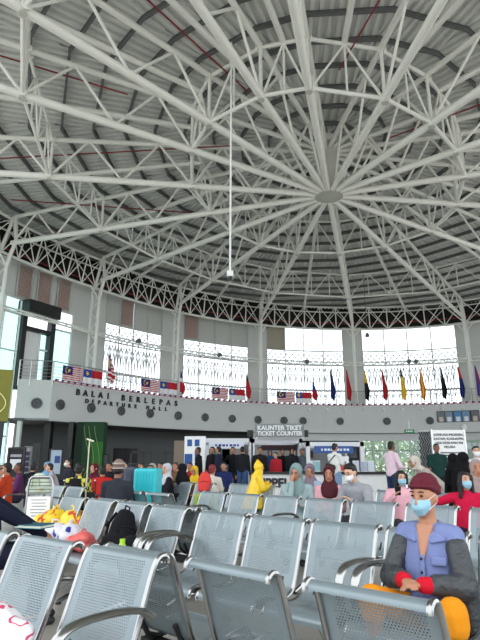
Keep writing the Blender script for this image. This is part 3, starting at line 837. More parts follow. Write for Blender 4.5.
def seat_parts():
    """shell mesh, side tube mesh (local: x along the bench, y forward, z up)"""
    if _seat: return _seat
    mb = MB(); nx = 6; uv = []
    for (y, z), l in zip(PF, AF):
        for i in range(nx+1):
            mb.v.append((SEATW*i/nx, y, z)); uv.append((SEATW*i/nx, l))
    for j in range(len(PF)-1):
        for i in range(nx):
            a = j*(nx+1)+i; mb.f.append((a, a+1, a+nx+2, a+nx+1)); mb.mi.append(0)
    mb.uv = uv
    sh = mb.build('seat_shell', M_SEAT, smooth=True); C.objects.unlink(sh); _seat.append(sh)
    e = MB().tube([(0, y-.004, z-.004) for (y, z) in PF], .0125, 8)
    ed = e.build('side_tube', M_CHROME, smooth=True); C.objects.unlink(ed); _seat.append(ed)
    # armrest: flat chrome band loop
    pts = [(.09, .64), (.16, .675), (.28, .69), (.42, .69), (.50, .672), (.545, .62), (.55, .55), (.52, .475), (.46, .425)]
    pp = catm(pts, 3); mb = MB(); w = .026
    for (y, z) in pp: pass
    for i, (y, z) in enumerate(pp):
        a = pp[max(i-1, 0)]; b = pp[min(i+1, len(pp)-1)]; t = Vector((0, b[0]-a[0], b[1]-a[1])).normalized(); n = Vector((0, -t.z, t.y))*.014
        for k in range(10):
            th = 2*PI*k/10
            mb.v.append((w*math.cos(th), y+n.y*math.sin(th), z+n.z*math.sin(th)))
    N = len(pp)
    for i in range(N-1):
        for k in range(10): k2 = (k+1) % 10; mb.f.append((i*10+k, i*10+k2, (i+1)*10+k2, (i+1)*10+k)); mb.mi.append(0)
    mb.f.append(tuple(range(10))); mb.mi.append(0); mb.f.append(tuple((N-1)*10+k for k in range(10))); mb.mi.append(0)
    ar = mb.build('armrest', M_CHROME, smooth=True); C.objects.unlink(ar); _seat.append(ar)
    return _seat
def bench(origin, ang, n, face, arms, lab, pitch=PITCHS, legs=True):
    """origin: left end of the backrest top line; ang: direction of the line in plan, face=+1 towards the viewer side (right of ang), -1 away"""
    rt = empty('seat_bench', (origin[0], origin[1], 0), 0, lab, 'bench', 'perforated steel waiting benches')
    sh, ed, ar = seat_parts()
    if face > 0: rt.rotation_euler = (0, 0, ang+PI)      # local +y (forward) = to the right of ang
    else: rt.rotation_euler = (0, 0, ang)
    sgn = -1 if face > 0 else 1
    for i in range(n):
        x0 = i*pitch+(pitch-SEATW)*0
        X = -(x0+SEATW) if face > 0 else x0
        s = sh.copy(); C.objects.link(s); s.parent = rt; s.location = (X, 0, 0); s.name = 'seat_shell'
        for xx in (0, SEATW):
            e = ed.copy(); C.objects.link(e); e.parent = s; e.location = (xx, 0, 0); e.name = 'side_tube'
    L = n*pitch-(pitch-SEATW)
    x0, x1 = (-L, 0) if face > 0 else (0, L)
    MB().box(x0+.02, x1-.02, .21, .29, .31, .37).build('beam', M_BLACK, rt, bevel=.008)
    for i in range(n):
        xx = (x0+i*pitch if face < 0 else x1-i*pitch-SEATW)+SEATW/2
        for dx in (-.14, .14):
            MB().tube([(xx+dx, .14, .50), (xx+dx, .20, .40), (xx+dx, .27, .375), (xx+dx, .48, .40)], .014, 6).build('seat_bracket', M_BLACK, rt, smooth=True)
    if legs:
        for xx in ((x0+.35, x1-.35) if n < 4 else (x0+.5, (x0+x1)/2, x1-.5)):
            MB().tube([(xx, .25, .33), (xx, .25, .06)], .03, 10).build('leg', M_CHROME, rt, smooth=True)
            MB().tube([(xx, -.06, .018), (xx, .02, .05), (xx, .25, .075), (xx, .48, .05), (xx, .56, .018)], [.018, .022, .028, .022, .018], 8).build('foot_bar', M_CHROME, rt, smooth=True)
            for yy in (-.05, .55): MB().lathe([(0, 0), (.026, 0), (.026, .012), (0, .012)], 12, (xx, yy, 0)).build('foot_pad', M_BLACK, rt)
    for a in arms:      # a: distance along the line
        e = ar.copy(); C.objects.link(e); e.parent = rt; e.location = ((-a if face > 0 else a), 0, 0); e.name = 'armrest'
    return rt
def lined(origin_right, ang, n, pitch=PITCHS):
    L = n*pitch-(pitch-SEATW); return (origin_right[0]-L*math.cos(ang), origin_right[1]-L*math.sin(ang))
gap = PITCHS-SEATW
aA = R(-37.5)
oA = lined((-.34, 2.42), aA, 4)
bench(oA, aA, 4, 1, [4*PITCHS-gap+.05], 'nearest silver bench at the lower left, seats towards the viewer, white bag on it')
nA = (math.sin(aA)*.0, 0)
offx, offy = -math.sin(aA)*.12, math.cos(aA)*.12
oB = (-.34-.47*math.cos(aA)+offx+.0, 2.42-.47*math.sin(aA)+offy-.15)
bB = bench((-.672, 2.905), R(-42), 3, -1, [], 'nearest silver bench at the bottom centre, seen from behind its backrests', pitch=.64); bB.scale = (.975,)*3
aC = R(-41.5)
oC = (-.30, 4.52)
bench(oC, aC, 6, 1, [-.035, -.12, 3*.545-.075+.03, 3*.545+.05], 'silver bench in the middle where the man in the blue shirt sits', pitch=.545)
aE = R(-46)
oE = lined((-.45, 4.74), aE, 4)
bench(oE, aE, 4, 1, [4*PITCHS-gap+.05], 'silver bench at the left with the black backpack on it')
bench((-.45-math.cos(aE)*1.67+.09, 4.74-math.sin(aE)*1.67+.09), aE, 3, -1, [], 'silver bench back to back behind the black backpack bench')
aD = R(-45.5)
oD = (-.50, 7.38)
bench(oD, aD, 7, 1, [3*PITCHS-gap+.04], 'long silver bench behind the middle bench, in front of the woman in teal hijab')
bench((-.50-math.cos(aD)*.5+.7, 7.38-math.sin(aD)*.5+2.3-.2), aD, 6, 1, [], 'far silver bench on which the women in hijabs sit')
bench((-3.6, 9.6), R(-44), 3, 1, [0, 1.2], 'far silver bench at the left behind the luggage trolley')
bench((-5.6, 9.3), R(-40), 4, 1, [0], 'silver bench at the far left behind the man in orange')
bench((-2.1, 11.6), R(-44), 4, 1, [0], 'distant silver bench behind the turquoise suitcase')
bench((2.3, 7.2), R(-45.5), 3, 1, [], 'silver bench at the right where the woman in the red blazer sits')
bench((-1.62, 7.6), R(-45), 2, -1, [1.2], 'small silver bench behind the man with the knitted cap')

# ------------------------------------------------------------------ people
def sphere_pts(c, rx, ry, rz, nu=10, nv=6):
    c = Vector(c); out = []
    for j in range(nv+1):
        ph = PI*j/nv
        for i in range(nu if 0 < j < nv else 1):
            th = 2*PI*i/nu; out.append(c+Vector((rx*math.sin(ph)*math.cos(th), ry*math.sin(ph)*math.sin(th), rz*math.cos(ph))))
    return out
def blob(name, items, m, parent, voxel=.014, smooth=3, cut=None):
    """one continuous surface grown over tapered limbs and ellipsoids"""
    bm = bmesh.new()
    for it in items:
        b2 = bmesh.new()
        if it[0] == 'e': P = sphere_pts(*it[1:5])
        elif it[0] == 'h':
            P = []
            for (c, r) in it[1]: P += sphere_pts(c, *(r if isinstance(r, (tuple, list)) else (r, r, r)))
        else: P = sphere_pts(it[0], it[2], it[2], it[2])+sphere_pts(it[1], it[3], it[3], it[3])
        for p in P: b2.verts.new(p)
        r = bmesh.ops.convex_hull(b2, input=b2.verts)
        bmesh.ops.delete(b2, geom=[g for g in r['geom_interior'] if isinstance(g, bmesh.types.BMVert)], context='VERTS')
        bmesh.ops.recalc_face_normals(b2, faces=b2.faces)
        tmp = bpy.data.meshes.new('t'); b2.to_mesh(tmp); b2.free(); bm.from_mesh(tmp); bpy.data.meshes.remove(tmp)
    me = bpy.data.meshes.new(name); bm.to_mesh(me); bm.free()
    o = bpy.data.objects.new(name, me); TMP.collection.objects.link(o)
    md = o.modifiers.new('r', 'REMESH'); md.mode = 'VOXEL'; md.voxel_size = voxel
    if smooth: sm = o.modifiers.new('s', 'SMOOTH'); sm.iterations = smooth; sm.factor = .5
    vl = TMP.view_layers[0]; vl.update(); ev = bpy.data.meshes.new_from_object(o.evaluated_get(vl.depsgraph))
    TMP.collection.objects.unlink(o); C.objects.link(o)
    o.modifiers.clear(); o.data = ev; bpy.data.meshes.remove(me); ev.name = name
    ev.materials.clear(); ev.materials.append(m)
    ev.polygons.foreach_set('use_smooth', [True]*len(ev.polygons))
    if parent: o.parent = parent
    return o
def V(*a): return Vector(a)
CHECK = bpy.data.materials.new('yellow_black_check'); CHECK.use_nodes = True
_n = CHECK.node_tree; _c = _n.nodes.new('ShaderNodeTexChecker'); _c.inputs['Scale'].default_value = 14; _t = _n.nodes.new('ShaderNodeTexCoord')
_c.inputs['Color1'].default_value = (*col(206, 200, 70), 1); _c.inputs['Color2'].default_value = (*col(34, 34, 38), 1)
_n.links.new(_t.outputs['Object'], _c.inputs['Vector']); _n.links.new(_c.outputs[0], _n.nodes['Principled BSDF'].inputs['Base Color'])
def person(lab, pos, rz, pose='sit', top=(60, 60, 70), legs=(40, 42, 55), skin=0, head='hair', headcol=(20, 17, 17), mask=None, yaw=0., nod=0., lean=0., side=0.,
           hands=None, scale=1., dress=None, knees=None, sleeve='long', voxel=.014, shorts=False, group='people in the waiting hall', long_hair=False, extra=None, elbows=None, face=True, top_mat=None, sw=1.):
    rt = empty('person', pos, rz, lab, 'person', group); rt.scale = (scale,)*3
    sk = SKIN[skin]
    sit = pose == 'sit'
    hz = .52 if sit else .93
    L = .45 if sit else .47
    hip = V(0, 0, hz); up = V(math.sin(side), math.sin(lean), math.cos(lean)).normalized()
    chest = hip+up*(L*.62); sh = hip+up*L; neck = sh+up*.06+V(0, .005, 0)
    hc = neck+up*.13+V(0, .025, 0)
    HR = Matrix.Rotation(yaw, 3, 'Z') @ Matrix.Rotation(-nod, 3, 'X')
    def H(x, y, z): return hc+HR @ V(x, y, z)
    def HE(x, y, z, rx, ry, rz_):    # ellipsoid in the head frame, kept as a hull of points
        return ('h', [(H(x, y, z), (rx, ry, rz_))])
    S = {}
    for s, n in ((1, 'r'), (-1, 'l')):
        S[n] = dict(h=hip+V(.09*s, 0, -.02), s=sh+V(.175*s*sw, -.005, -.025))
        if sit:
            kn = (knees or {}).get(n, V(.11*s, .43, .52)); S[n]['k'] = V(*kn)
            an = (knees or {}).get(n+'a', V(kn[0], kn[1]-.02, .09)); S[n]['a'] = V(*an)
        else:
            S[n]['k'] = V(.10*s, .02+.05*s*(pose == 'walk'), .50); S[n]['a'] = V(.11*s, -.02+.08*s*(pose == 'walk'), .09)
        hd = (hands or {}).get(n, V(.09*s, .30, .62) if sit else V(.24*s, .06, .80)); hd = V(*hd)
        S[n]['w'] = hd
        e = (elbows or {}).get(n)
        if e is None:
            a = S[n]['s']; d = hd-a; Lm = .55
            mid = (a+hd)/2; k = math.sqrt(max(0, (Lm/2)**2-(d.length/2)**2))
            out = V(.55*s, -.55, -.65); out -= d.normalized()*out.dot(d.normalized()); out.normalize()
            e = mid+out*k
        S[n]['e'] = V(*e)
    # body
    it = [('e', hip+V(0, 0, .03), .155, .115, .12), (hip+V(0, 0, .05), chest, .115, .12), ('h', [(chest, (.14, .10, .12)), (sh+V(0, 0, -.05), (.15*sw, .085, .06))]), (sh, neck+up*.03, .06, .052), (neck, hc+V(0, -.01, -.03), .052, .055)]
    it += [HE(0, 0, .012, .073, .092, .095), HE(0, .022, -.045, .056, .066, .062), HE(0, .06, -.088, .026, .02, .02)]
    it += [(H(0, .085, .02), H(0, .103, -.022), .009, .014)]
    for s in (1, -1): it += [HE(.074*s, -.005, -.005, .012, .02, .03), HE(.028*s, .077, .035, .018, .012, .01)]
    for s, n in ((1, 'r'), (-1, 'l')):
        q = S[n]
        it += [(q['h'], q['k'], .085, .058), (q['k'], q['a'], .056, .038), (q['a']+V(0, -.03, -.03), q['a']+V(0, .13, -.055), .036, .03)]
        it += [(sh+V(.08*s, 0, -.02), q['s'], .06, .052), (q['s'], q['e'], .048, .038), (q['e'], q['w'], .036, .025)]
        d = (q['w']-q['e']).normalized(); lat = d.cross(V(0, 0, 1)); lat = lat.normalized() if lat.length > .1 else V(1, 0, 0)
        pm = q['w']+d*.045; nrm = lat.cross(d)
        it += [('h', [(q['w'], .021), (pm+lat*.022, .013), (pm-lat*.022, .013), (pm+lat*.024+d*.03, .012), (pm-lat*.024+d*.03, .012)])]
        for i, (o_, ln) in enumerate(((-.027, .055), (-.009, .066), (.009, .062), (.026, .048))):
            b = pm+lat*o_+d*.03; k_ = b+d*ln*.5-nrm*.008; it += [(b, k_, .0085, .008), (k_, k_+d*ln*.35-nrm*ln*.4, .008, .007)]
        tb = q['w']+d*.02-lat*.02*s; it += [(tb, tb-lat*.03*s+d*.03, .011, .009), (tb-lat*.03*s+d*.03, tb-lat*.035*s+d*.055-nrm*.01, .009, .008)]
    body = blob('body', it, sk, rt, voxel)
    rt['_'] = 0; del rt['_']
    tm = (CHECK if top_mat == 'check' else top_mat) or fabric(*top)
    if dress:
        # long robe
        it = [('h', [(sh+V(0, 0, -.03), (.16, .10, .06)), (chest, (.17, .135, .1)), (hip, (.2, .17, .1))]), (sh, neck, .075, .062)]
        if sit: it += [('h', [(hip+V(0, 0, -.01), (.19, .15, .09)), (S['r']['k'], .09), (S['l']['k'], .09)]), ('h', [(S['r']['k'], .085), (S['l']['k'], .085), (S['r']['a']+V(0, 0, .03), .10), (S['l']['a']+V(0, 0, .03), .10)])]
        else: it += [('h', [(hip, (.2, .16, .1)), (V(0, 0, .12), (.27, .22, .06))])]
        tm = fabric(*dress)
    else:
        it = [('h', [(chest, (.16, .12, .12)), (sh+V(0, 0, -.04), (.16*sw, .10, .06))]), ('h', [(chest, (.158, .122, .1)), (hip+V(0, 0, .0), (.172, .135, .09))]), (sh+V(0, 0, .0), (sh if sw < 1 else neck)+V(0, 0, -.01), .07, .062)]
    for s, n in ((1, 'r'), (-1, 'l')):
        q = S[n]; it += [(sh+V(.08*s, 0, -.02), q['s'], .072, .066)]
        if sleeve == 'long': it += [(q['s'], q['e'], .064, .052), (q['e'], q['e'].lerp(q['w'], .93), .05, .037)]
        else: it += [(q['s'], q['s'].lerp(q['e'], .75), .064, .060)]
    blob('robe' if dress else 'shirt', it, tm, rt, voxel)
    if not dress:
        it = [('e', hip+V(0, 0, .0), .168, .13, .11)]
        for s, n in ((1, 'r'), (-1, 'l')):
            q = S[n]; it += [(q['h'], q['k'], .102, .076)]
            if not shorts: it += [(q['k'], q['a']+V(0, 0, .03), .073, .055)]
            else: it += [(q['k'], q['k'].lerp(q['a'], .12), .078, .076)]
        blob('shorts' if shorts else 'trousers', it, fabric(*legs), rt, voxel)
    for s, n in ((1, 'r'), (-1, 'l')):
        a = S[n]['a']; MBs = blob('shoe', [('h', [(a+V(0, -.04, -.045), .04), (a+V(0, .08, -.05), .042), (a+V(0, .14, -.06), .03)])], M_SHOE, rt, .012)
    # head wear
    if head == 'hijab':
        hm = fabric(*headcol)
        it = [HE(0, -.028, .03, .092, .098, .106), HE(0, -.035, -.05, .086, .085, .09), HE(0, .01, -.115, .07, .075, .04),
              ('h', [(H(0, -.02, -.09), (.08, .08, .04)), (sh+V(0, .0, .0), (.155, .115, .05)), (chest+V(0, .05, .07), (.12, .09, .06))])]
        for a in range(9):
            th = -PI*.12+PI*1.24*a/8; th2 = -PI*.12+PI*1.24*(a+1)/8
            if a < 8: it.append((H(.072*math.cos(th), .052, .012+.098*math.sin(th)), H(.072*math.cos(th2), .052, .012+.098*math.sin(th2)), .014, .014))
        blob('hijab', it, hm, rt, .013)
    elif head in ('hair', 'bald'):
        if head == 'hair':
            it = [HE(0, -.022, .028, .081, .088, .092), HE(0, .0, .074, .068, .072, .042)]
            if long_hair:
                it += [('h', [(H(0, -.03, 0), (.085, .075, .08)), (H(0, -.045, -.2), (.085, .04, .07))])]
                for s in (1, -1): it += [(H(.068*s, .03, .05), H(.085*s, .02, -.2), .03, .026)]
            else: it += [HE(0, -.045, -.03, .072, .055, .06)]
            blob('hair', it, mat('hair_%d_%d_%d' % headcol, col(*headcol), .6, noise=.3, scale=40, bump=.4), rt, .011)
    elif head == 'cap':
        it = [HE(0, -.014, .06, .084, .097, .092), ('h', [(H(0, -.014, .02), (.086, .10, .02)), (H(0, -.014, .075), (.084, .098, .025))])]
        blob('knitted_cap', it, fabric(*headcol), rt, .01)
        for i, (zz, rr) in enumerate(((.022, .088), (.055, .089), (.088, .086))):
            MB().tube([H(rr*math.cos(t*PI/8), -.014+rr*1.1*math.sin(t*PI/8), zz) for t in range(17)], .006, 6, cap=False).build('cap_stripe', cm(92, 74, 66) if i % 2 else cm(206, 196, 182), rt, smooth=True)
        blob('hair', [HE(0, -.03, -.01, .079, .078, .06)], M_HAIR, rt, .011)
    elif head == 'niqab':
        blob('veil', [HE(0, -.01, .02, .10, .115, .11), ('h', [(H(0, 0, -.06), (.095, .10, .06)), (sh+V(0, 0, -.02), (.21, .14, .06)), (chest+V(0, 0, -.1), (.24, .17, .1))])], fabric(*headcol), rt, .014)
    if face and head != 'niqab':
        for s in (1, -1):
            mb = MB(); c = H(.030*s, .086, .022)
            for p in (0,): mb.lathe([(0, -.006), (.008, -.004), (.011, 0), (.008, .004), (0, .006)], 10)
            e = mb.build('eye', M_EYE, rt, smooth=True); e.location = c; e.rotation_euler = (0, 0, 0)
            MB().tube([H(.014*s, .094, .043), H(.03*s, .092, .049), H(.047*s, .080, .043)], .0035, 6).build('eyebrow', M_HAIR, rt, smooth=True)
        if not mask: MB().tube([H(-.022, .083, -.05), H(0, .091, -.052), H(.022, .083, -.05)], [.003, .006, .003], 6).build('mouth', mat('lips', col(150, 84, 78), .5), rt, smooth=True)
    if mask:
        blob('face_mask', [('h', [(H(0, .097, -.012), (.014, .012, .012)), (H(0, .098, -.045), (.038, .016, .02)), (H(0, .072, -.085), (.034, .016, .016)), (H(.052, .05, -.03), (.012, .02, .034)), (H(-.052, .05, -.03), (.012, .02, .034))])], mask, rt, .006)
        for s in (1, -1):
            MB().tube([H(.055*s, .06, -.005), H(.076*s, .01, .02), H(.08*s, -.018, 0), H(.076*s, .005, -.03), H(.055*s, .06, -.06)], .002, 5).build('ear_loop', M_MASKW, rt)
    if extra: extra(rt, S, H, sh, chest, hip, neck)
    return rt

FV = 2.43     # facing of the benches
# ---- main figure
def HE_(H, x, y, z, a, b, c): return ('h', [(H(x, y, z), (a, b, c))])
def main_extra(rt, S, H, sh, chest, hip, neck):
    navy = mat('periwinkle_cotton', col(114, 126, 172), .85, noise=.08, scale=20, bump=.3)
    jk = mat('charcoal_nylon', col(56, 60, 64), .5, noise=.25, scale=16, bump=1.)
    red = fabric(196, 24, 44)
    # open jacket: back, two front edges, full sleeves
    it = [('h', [(sh+V(.125, -.05, -.09), (.04, .05, .05)), (hip+V(.15, -.04, .05), (.045, .08, .08))]), ('h', [(sh+V(-.125, -.05, -.09), (.04, .05, .05)), (hip+V(-.16, -.04, .05), (.05, .08, .08))]),
          ('h', [(sh+V(0, -.085, -.10), (.12, .03, .04)), (hip+V(0, -.11, .05), (.17, .04, .08))])]
    for s, n in ((1, 'r'), (-1, 'l')):
        q = S[n]; it += [(q['s'].lerp(q['e'], .22), q['e'], .068, .066), (q['e'], q['e'].lerp(q['w'], .5), .072, .058), (q['e'].lerp(q['w'], .5), q['e'].lerp(q['w'], .78), .058, .050)]
        d = (q['w']-q['e'])
        for f in (.12, .32, .52, .68):    # gathered creases of the sleeve
            c = q['e']+d*f; it.append(('e', c+V(.0, 0, .010), .060-.012*f, .058-.01*f, .060-.01*f))
    it += [('h', [(hip+V(-.2, -.03, .1), .06), (hip+V(-.21, -.02, -.08), .045), (hip+V(-.2, -.10, -.1), .05)])]
    blob('jacket', it, jk, rt, .009)
    for s, n in ((1, 'r'), (-1, 'l')):
        q = S[n]; d = (q['w']-q['e'])
        blob('red_cuff', [(q['e']+d*.76, q['e']+d*1.0, .047, .044)], red, rt, .006, 2)
    # shirt collar, placket, buttons, pocket flap
    for s in (1, -1):
        blob('collar', [('h', [(neck+V(.045*s, -.05, -.01), .012), (neck+V(.07*s, .0, -.03), .012), (neck+V(.065*s, .06, -.07), .010), (neck+V(.05*s, .10, -.115), .009), (neck+V(.115*s, .07, -.10), .009), (neck+V(.095*s, -.02, -.045), .012)])], navy, rt, .006)
    f0 = chest+V(0, .125, .04); f1 = hip+V(0, .14, .05)
    blob('placket', [(f0.lerp(f1, i/6)+V(-.006*math.sin(i), 0, 0), f0.lerp(f1, (i+1)/6), .014, .014) for i in range(6)], navy, rt, .006)
    for i in range(4):
        b = MB().lathe([(0, 0), (.008, 0), (.008, .004), (0, .004)], 12, tuple(f0.lerp(f1, .05+i*.27)+V(0, .016, 0)), 'y').build('button', M_BLACK, rt)
    for s in (-1,):
        blob('pocket_flap', [('h', [(chest+V(.06*s, .122, .035), .008), (chest+V(.125*s, .095, .035), .008), (chest+V(.06*s, .126, .0), .008), (chest+V(.125*s, .1, .0), .008)])], navy, rt, .006)
    blob('shirt_tail', [('h', [(hip+V(.05, .14, .10), .03), (hip+V(-.06, .15, .10), .03), (hip+V(-.01, .28, .06), .02), (hip+V(-.05, .26, .06), .02)])], navy, rt, .007)
    blob('neckline', [('h', [(neck+V(.034, .05, -.035), .02), (neck+V(-.034, .05, -.035), .02), (neck+V(0, .085, -.11), .02), (chest+V(0, .136, .0), .008)])], SKIN[0], rt, .007)
    # beanie
    bn = mat('maroon_knit', col(92, 18, 38), .95, noise=.25, scale=60, bump=.6)
    blob('beanie', [('h', [(H(0, -.03, .078), (.083, .095, .072)), (H(0, .01, .085), (.075, .07, .04))]), ('h', [(H(0, .012, .066), (.082, .082, .013)), (H(0, -.045, .02), (.084, .066, .016)), (H(0, -.06, .06), (.084, .07, .03))]), ('h', [(H(0, .015, .068), (.086, .084, .012)), (H(0, -.05, .02), (.088, .066, .014))])], bn, rt, .007)
    t = MB(); c = H(.040, .085, .078); n = (H(.6, .85, .052)-H(0, 0, .052)).normalized(); a = n.cross(V(0, 0, 1)).normalized()*.013; b_ = V(0, 0, .011)
    c = c+n*.018
    t.hexa([c-a-b_, c+a-b_, c+a-b_+n*.003, c-a-b_+n*.003, c-a+b_, c+a+b_, c+a+b_+n*.003, c-a+b_+n*.003]).build('beanie_tag', M_WHITE, rt)
MAN = (1.03, 3.06)
person('seated man in maroon beanie, blue mask, blue shirt, dark jacket and orange shorts', (MAN[0], MAN[1], 0), 2.43, 'sit', top=(112, 126, 182), top_mat=mat('periwinkle_cotton', col(114, 126, 172), .85, noise=.08, scale=20, bump=.3),
       legs=(224, 142, 28), skin=0, head='none', mask=M_MASK, yaw=-.12, nod=.10, lean=-.04, voxel=.008, sw=.84, shorts=True, group='people in the waiting hall',
       hands={'r': (.045, .27, .725), 'l': (-.06, .27, .715)}, elbows={'r': (.22, .08, .70), 'l': (-.235, .10, .70)},
       knees={'r': V(.20, .38, .63), 'l': V(-.235, .34, .62), 'ra': V(.20, .34, .09), 'la': V(-.26, .30, .09)}, scale=.90, extra=main_extra)

def at_px(u, Y): return (gx(u, Y, 1.1), Y, 0)
# ---- people on the benches and beyond
def bag_strap(rt, S, H, sh, chest, hip, neck):
    MB().tube([sh+V(.12, .08, .02), chest+V(0, .15, 0), chest+V(-.16, .12, -.12), chest+V(-.1, -.14, -.02), sh+V(.1, -.09, .0)], .014, 6).build('shoulder_strap', M_BLACK, rt)
def phone(n='r'):
    def f(rt, S, H, sh, chest, hip, neck):
        w_ = S[n]['w']; d = (w_-S[n]['e']).normalized()
        MB().box(-.036, .036, -.004, .004, -.07, .07, M=Matrix.Translation(w_+d*.075+V(0, .02, .02)) @ Matrix.Rotation(-.5, 4, 'X')).build('phone', M_BLACK, rt, bevel=.003)
    return f
ppl = [
 dict(lab='woman in teal hijab, hand on her mouth, looking at her phone', u=297, Y=7.4, rz=2.9, top=(136, 158, 160), dress=(150, 168, 170), head='hijab', headcol=(126, 148, 148), skin=0, nod=.35, yaw=-.2, lean=.12, hands={'r': (.05, .19, 1.03), 'l': (-.06, .3, .74)}, scale=.94, extra=phone('l')),
 dict(lab='person in lavender-grey hijab beside the woman in teal', u=311, Y=8.6, rz=2.2, dress=(150, 168, 190), head='hijab', headcol=(122, 108, 122), nod=.3, yaw=.8, scale=.93),
 dict(lab='woman in dark maroon printed hijab and pink top', u=329, Y=7.3, rz=2.9, top=(222, 170, 176), legs=(40, 40, 50), head='hijab', headcol=(78, 36, 44), skin=0, nod=.15, scale=.92, hands={'r': (.1, .3, .68), 'l': (-.02, .3, .70)}),
 dict(lab='woman in white mask and grey jacket leaning over a tablet', u=362, Y=7.0, rz=2.3, top=(150, 152, 158), legs=(60, 62, 70), head='hair', mask=M_MASKW, skin=1, nod=.45, lean=.35, hands={'r': (.12, .42, .78), 'l': (-.1, .42, .8)}, scale=.98),
 dict(lab='woman with long black hair, blue mask and pink top holding a phone', u=400, Y=7.2, rz=3.0, top=(232, 178, 190), legs=(60, 62, 70), head='hair', long_hair=True, mask=M_MASK, skin=1, nod=.12, yaw=.2, scale=.88, hands={'r': (.14, .32, .93), 'l': (-.08, .3, .62)}, extra=phone('r')),
 dict(lab='woman in crimson blazer and blue mask with long black hair', u=464, Y=6.3, rz=2.75, top=(190, 24, 62), legs=(36, 38, 56), head='hair', long_hair=True, mask=M_MASK, skin=1, yaw=.45, scale=.88, hands={'r': (.46, .18, .90), 'l': (-.06, .34, .64)}, elbows={'r': (.36, -.02, .88)}),
 dict(lab='person in beige hijab at the right edge behind the crimson blazer', u=477, Y=6.8, rz=2.9, dress=(176, 164, 160), head='hijab', headcol=(158, 138, 134), scale=.98),
 dict(lab='person in orange-red top and white mask at the left edge', u=8, Y=10.0, rz=1.6, top=(196, 70, 40), legs=(40, 40, 46), head='hair', mask=M_MASKW, skin=0, yaw=.1, scale=1.0, hands={'r': (.08, .32, .72), 'l': (-.05, .32, .74)}),
 dict(lab='person with brown hair and purple top behind the one in orange', u=20, Y=11.6, rz=2.0, top=(86, 44, 84), head='hair', headcol=(50, 34, 28), skin=2, scale=1.0),
 dict(lab='person seen from behind in yellow and black checked shirt', u=79, Y=9.4, rz=.1, top_mat='check', legs=(30, 30, 34), head='hair', scale=1.0, face=False),
 dict(lab='man seen from behind in knitted cap and dark suit jacket', u=118, Y=7.4, rz=-.2, top=(46, 50, 58), legs=(38, 38, 44), head='cap', headcol=(132, 112, 104), scale=.97, face=False, skin=2),
 dict(lab='person in maroon headscarf left of the knitted cap', u=95, Y=11.8, rz=2.6, dress=(60, 50, 60), head='hijab', headcol=(92, 30, 44), skin=1, scale=.98),
 dict(lab='person in red and black jacket left of the knitted cap', u=103, Y=11.0, rz=.4, top=(190, 44, 40), head='hair', scale=.95, face=False),
 dict(lab='person in light blue head cover in front of the left posters', u=48, Y=15.0, rz=2.6, top=(120, 160, 190), head='hijab', headcol=(112, 160, 196), skin=0, scale=1.0),
 dict(lab='person in pale grey top leaning, right of the light blue head cover', u=58, Y=14.2, rz=1.8, top=(170, 166, 170), head='hair', skin=1, lean=.3, scale=1.0),
 dict(lab='person in dark top with white mask before the green pillar', u=69, Y=15.0, rz=2.2, top=(44, 44, 56), head='hair', mask=M_MASKW, skin=1, scale=1.08),
 dict(lab='person with white mask and orange skin tones beside the turquoise suitcase', u=142, Y=12.0, rz=2.6, top=(70, 74, 96), head='hair', mask=M_MASKW, skin=0, scale=1.0),
 dict(lab='woman in taupe hijab and blue dress behind the turquoise suitcase', u=153, Y=11.0, rz=2.4, dress=(30, 60, 130), head='hijab', headcol=(168, 156, 152), skin=0, yaw=.6, scale=.98),
 dict(lab='woman in white hijab and black dress in the left middle', u=168, Y=10.6, rz=1.9, dress=(26, 26, 32), head='hijab', headcol=(188, 192, 200), skin=1, yaw=.6, scale=.98),
 dict(lab='seated woman in full black abaya, left of the yellow scarf', u=183, Y=10.8, rz=2.2, dress=(20, 20, 24), head='niqab', headcol=(20, 20, 24), scale=.98),
 dict(lab='woman in mustard yellow headscarf left of the red backpack', u=195, Y=11.8, rz=2.8, dress=(90, 70, 60), head='hijab', headcol=(222, 182, 42), skin=0, nod=.3, scale=.93),
 dict(lab='person in white t-shirt and red cap wearing the red backpack', u=212, Y=11.0, rz=-.4, top=(206, 200, 190), legs=(60, 80, 120), head='hair', headcol=(120, 30, 36), scale=.97, face=False, sleeve='short'),
 dict(lab='person in black seated between the green pillar and the knitted cap', u=110, Y=13.2, rz=2.7, top=(28, 28, 34), head='hair', skin=0, scale=1.0),
 dict(lab='person in dark grey seated behind the navy suitcase', u=127, Y=12.8, rz=2.5, top=(60, 62, 70), head='hair', skin=1, mask=M_MASK, scale=1.0),
 dict(lab='person in orange top seated far behind the white hijab', u=161, Y=13.6, rz=2.8, top=(176, 90, 50), head='hair', skin=0, scale=1.0),
 dict(lab='person in brown top seated far behind, between white hijab and black abaya', u=176, Y=13.4, rz=2.6, top=(110, 80, 60), head='hair', headcol=(60, 40, 30), skin=0, scale=1.0),
 dict(lab='person in red top seated left of the booth posters', u=190, Y=14.0, rz=2.9, top=(150, 40, 48), head='hair', skin=0, scale=1.0),
 dict(lab='person in dark blue seated in front of the first booth', u=224, Y=14.0, rz=2.9, top=(34, 44, 90), head='hair', skin=0, scale=1.0),
 dict(lab='person in black with back turned behind the trolley', u=33, Y=12.6, rz=.3, top=(30, 30, 36), head='hair', scale=1.0, face=False),
]
for p in ppl:
    q = dict(p); lab = q.pop('lab'); u = q.pop('u'); Y = q.pop('Y'); rz = q.pop('rz')
    person(lab, at_px(u, Y), rz, 'sit', **dict(q, scale=q.get('scale', 1.)*(.95 if Y > 9 else 1.)))
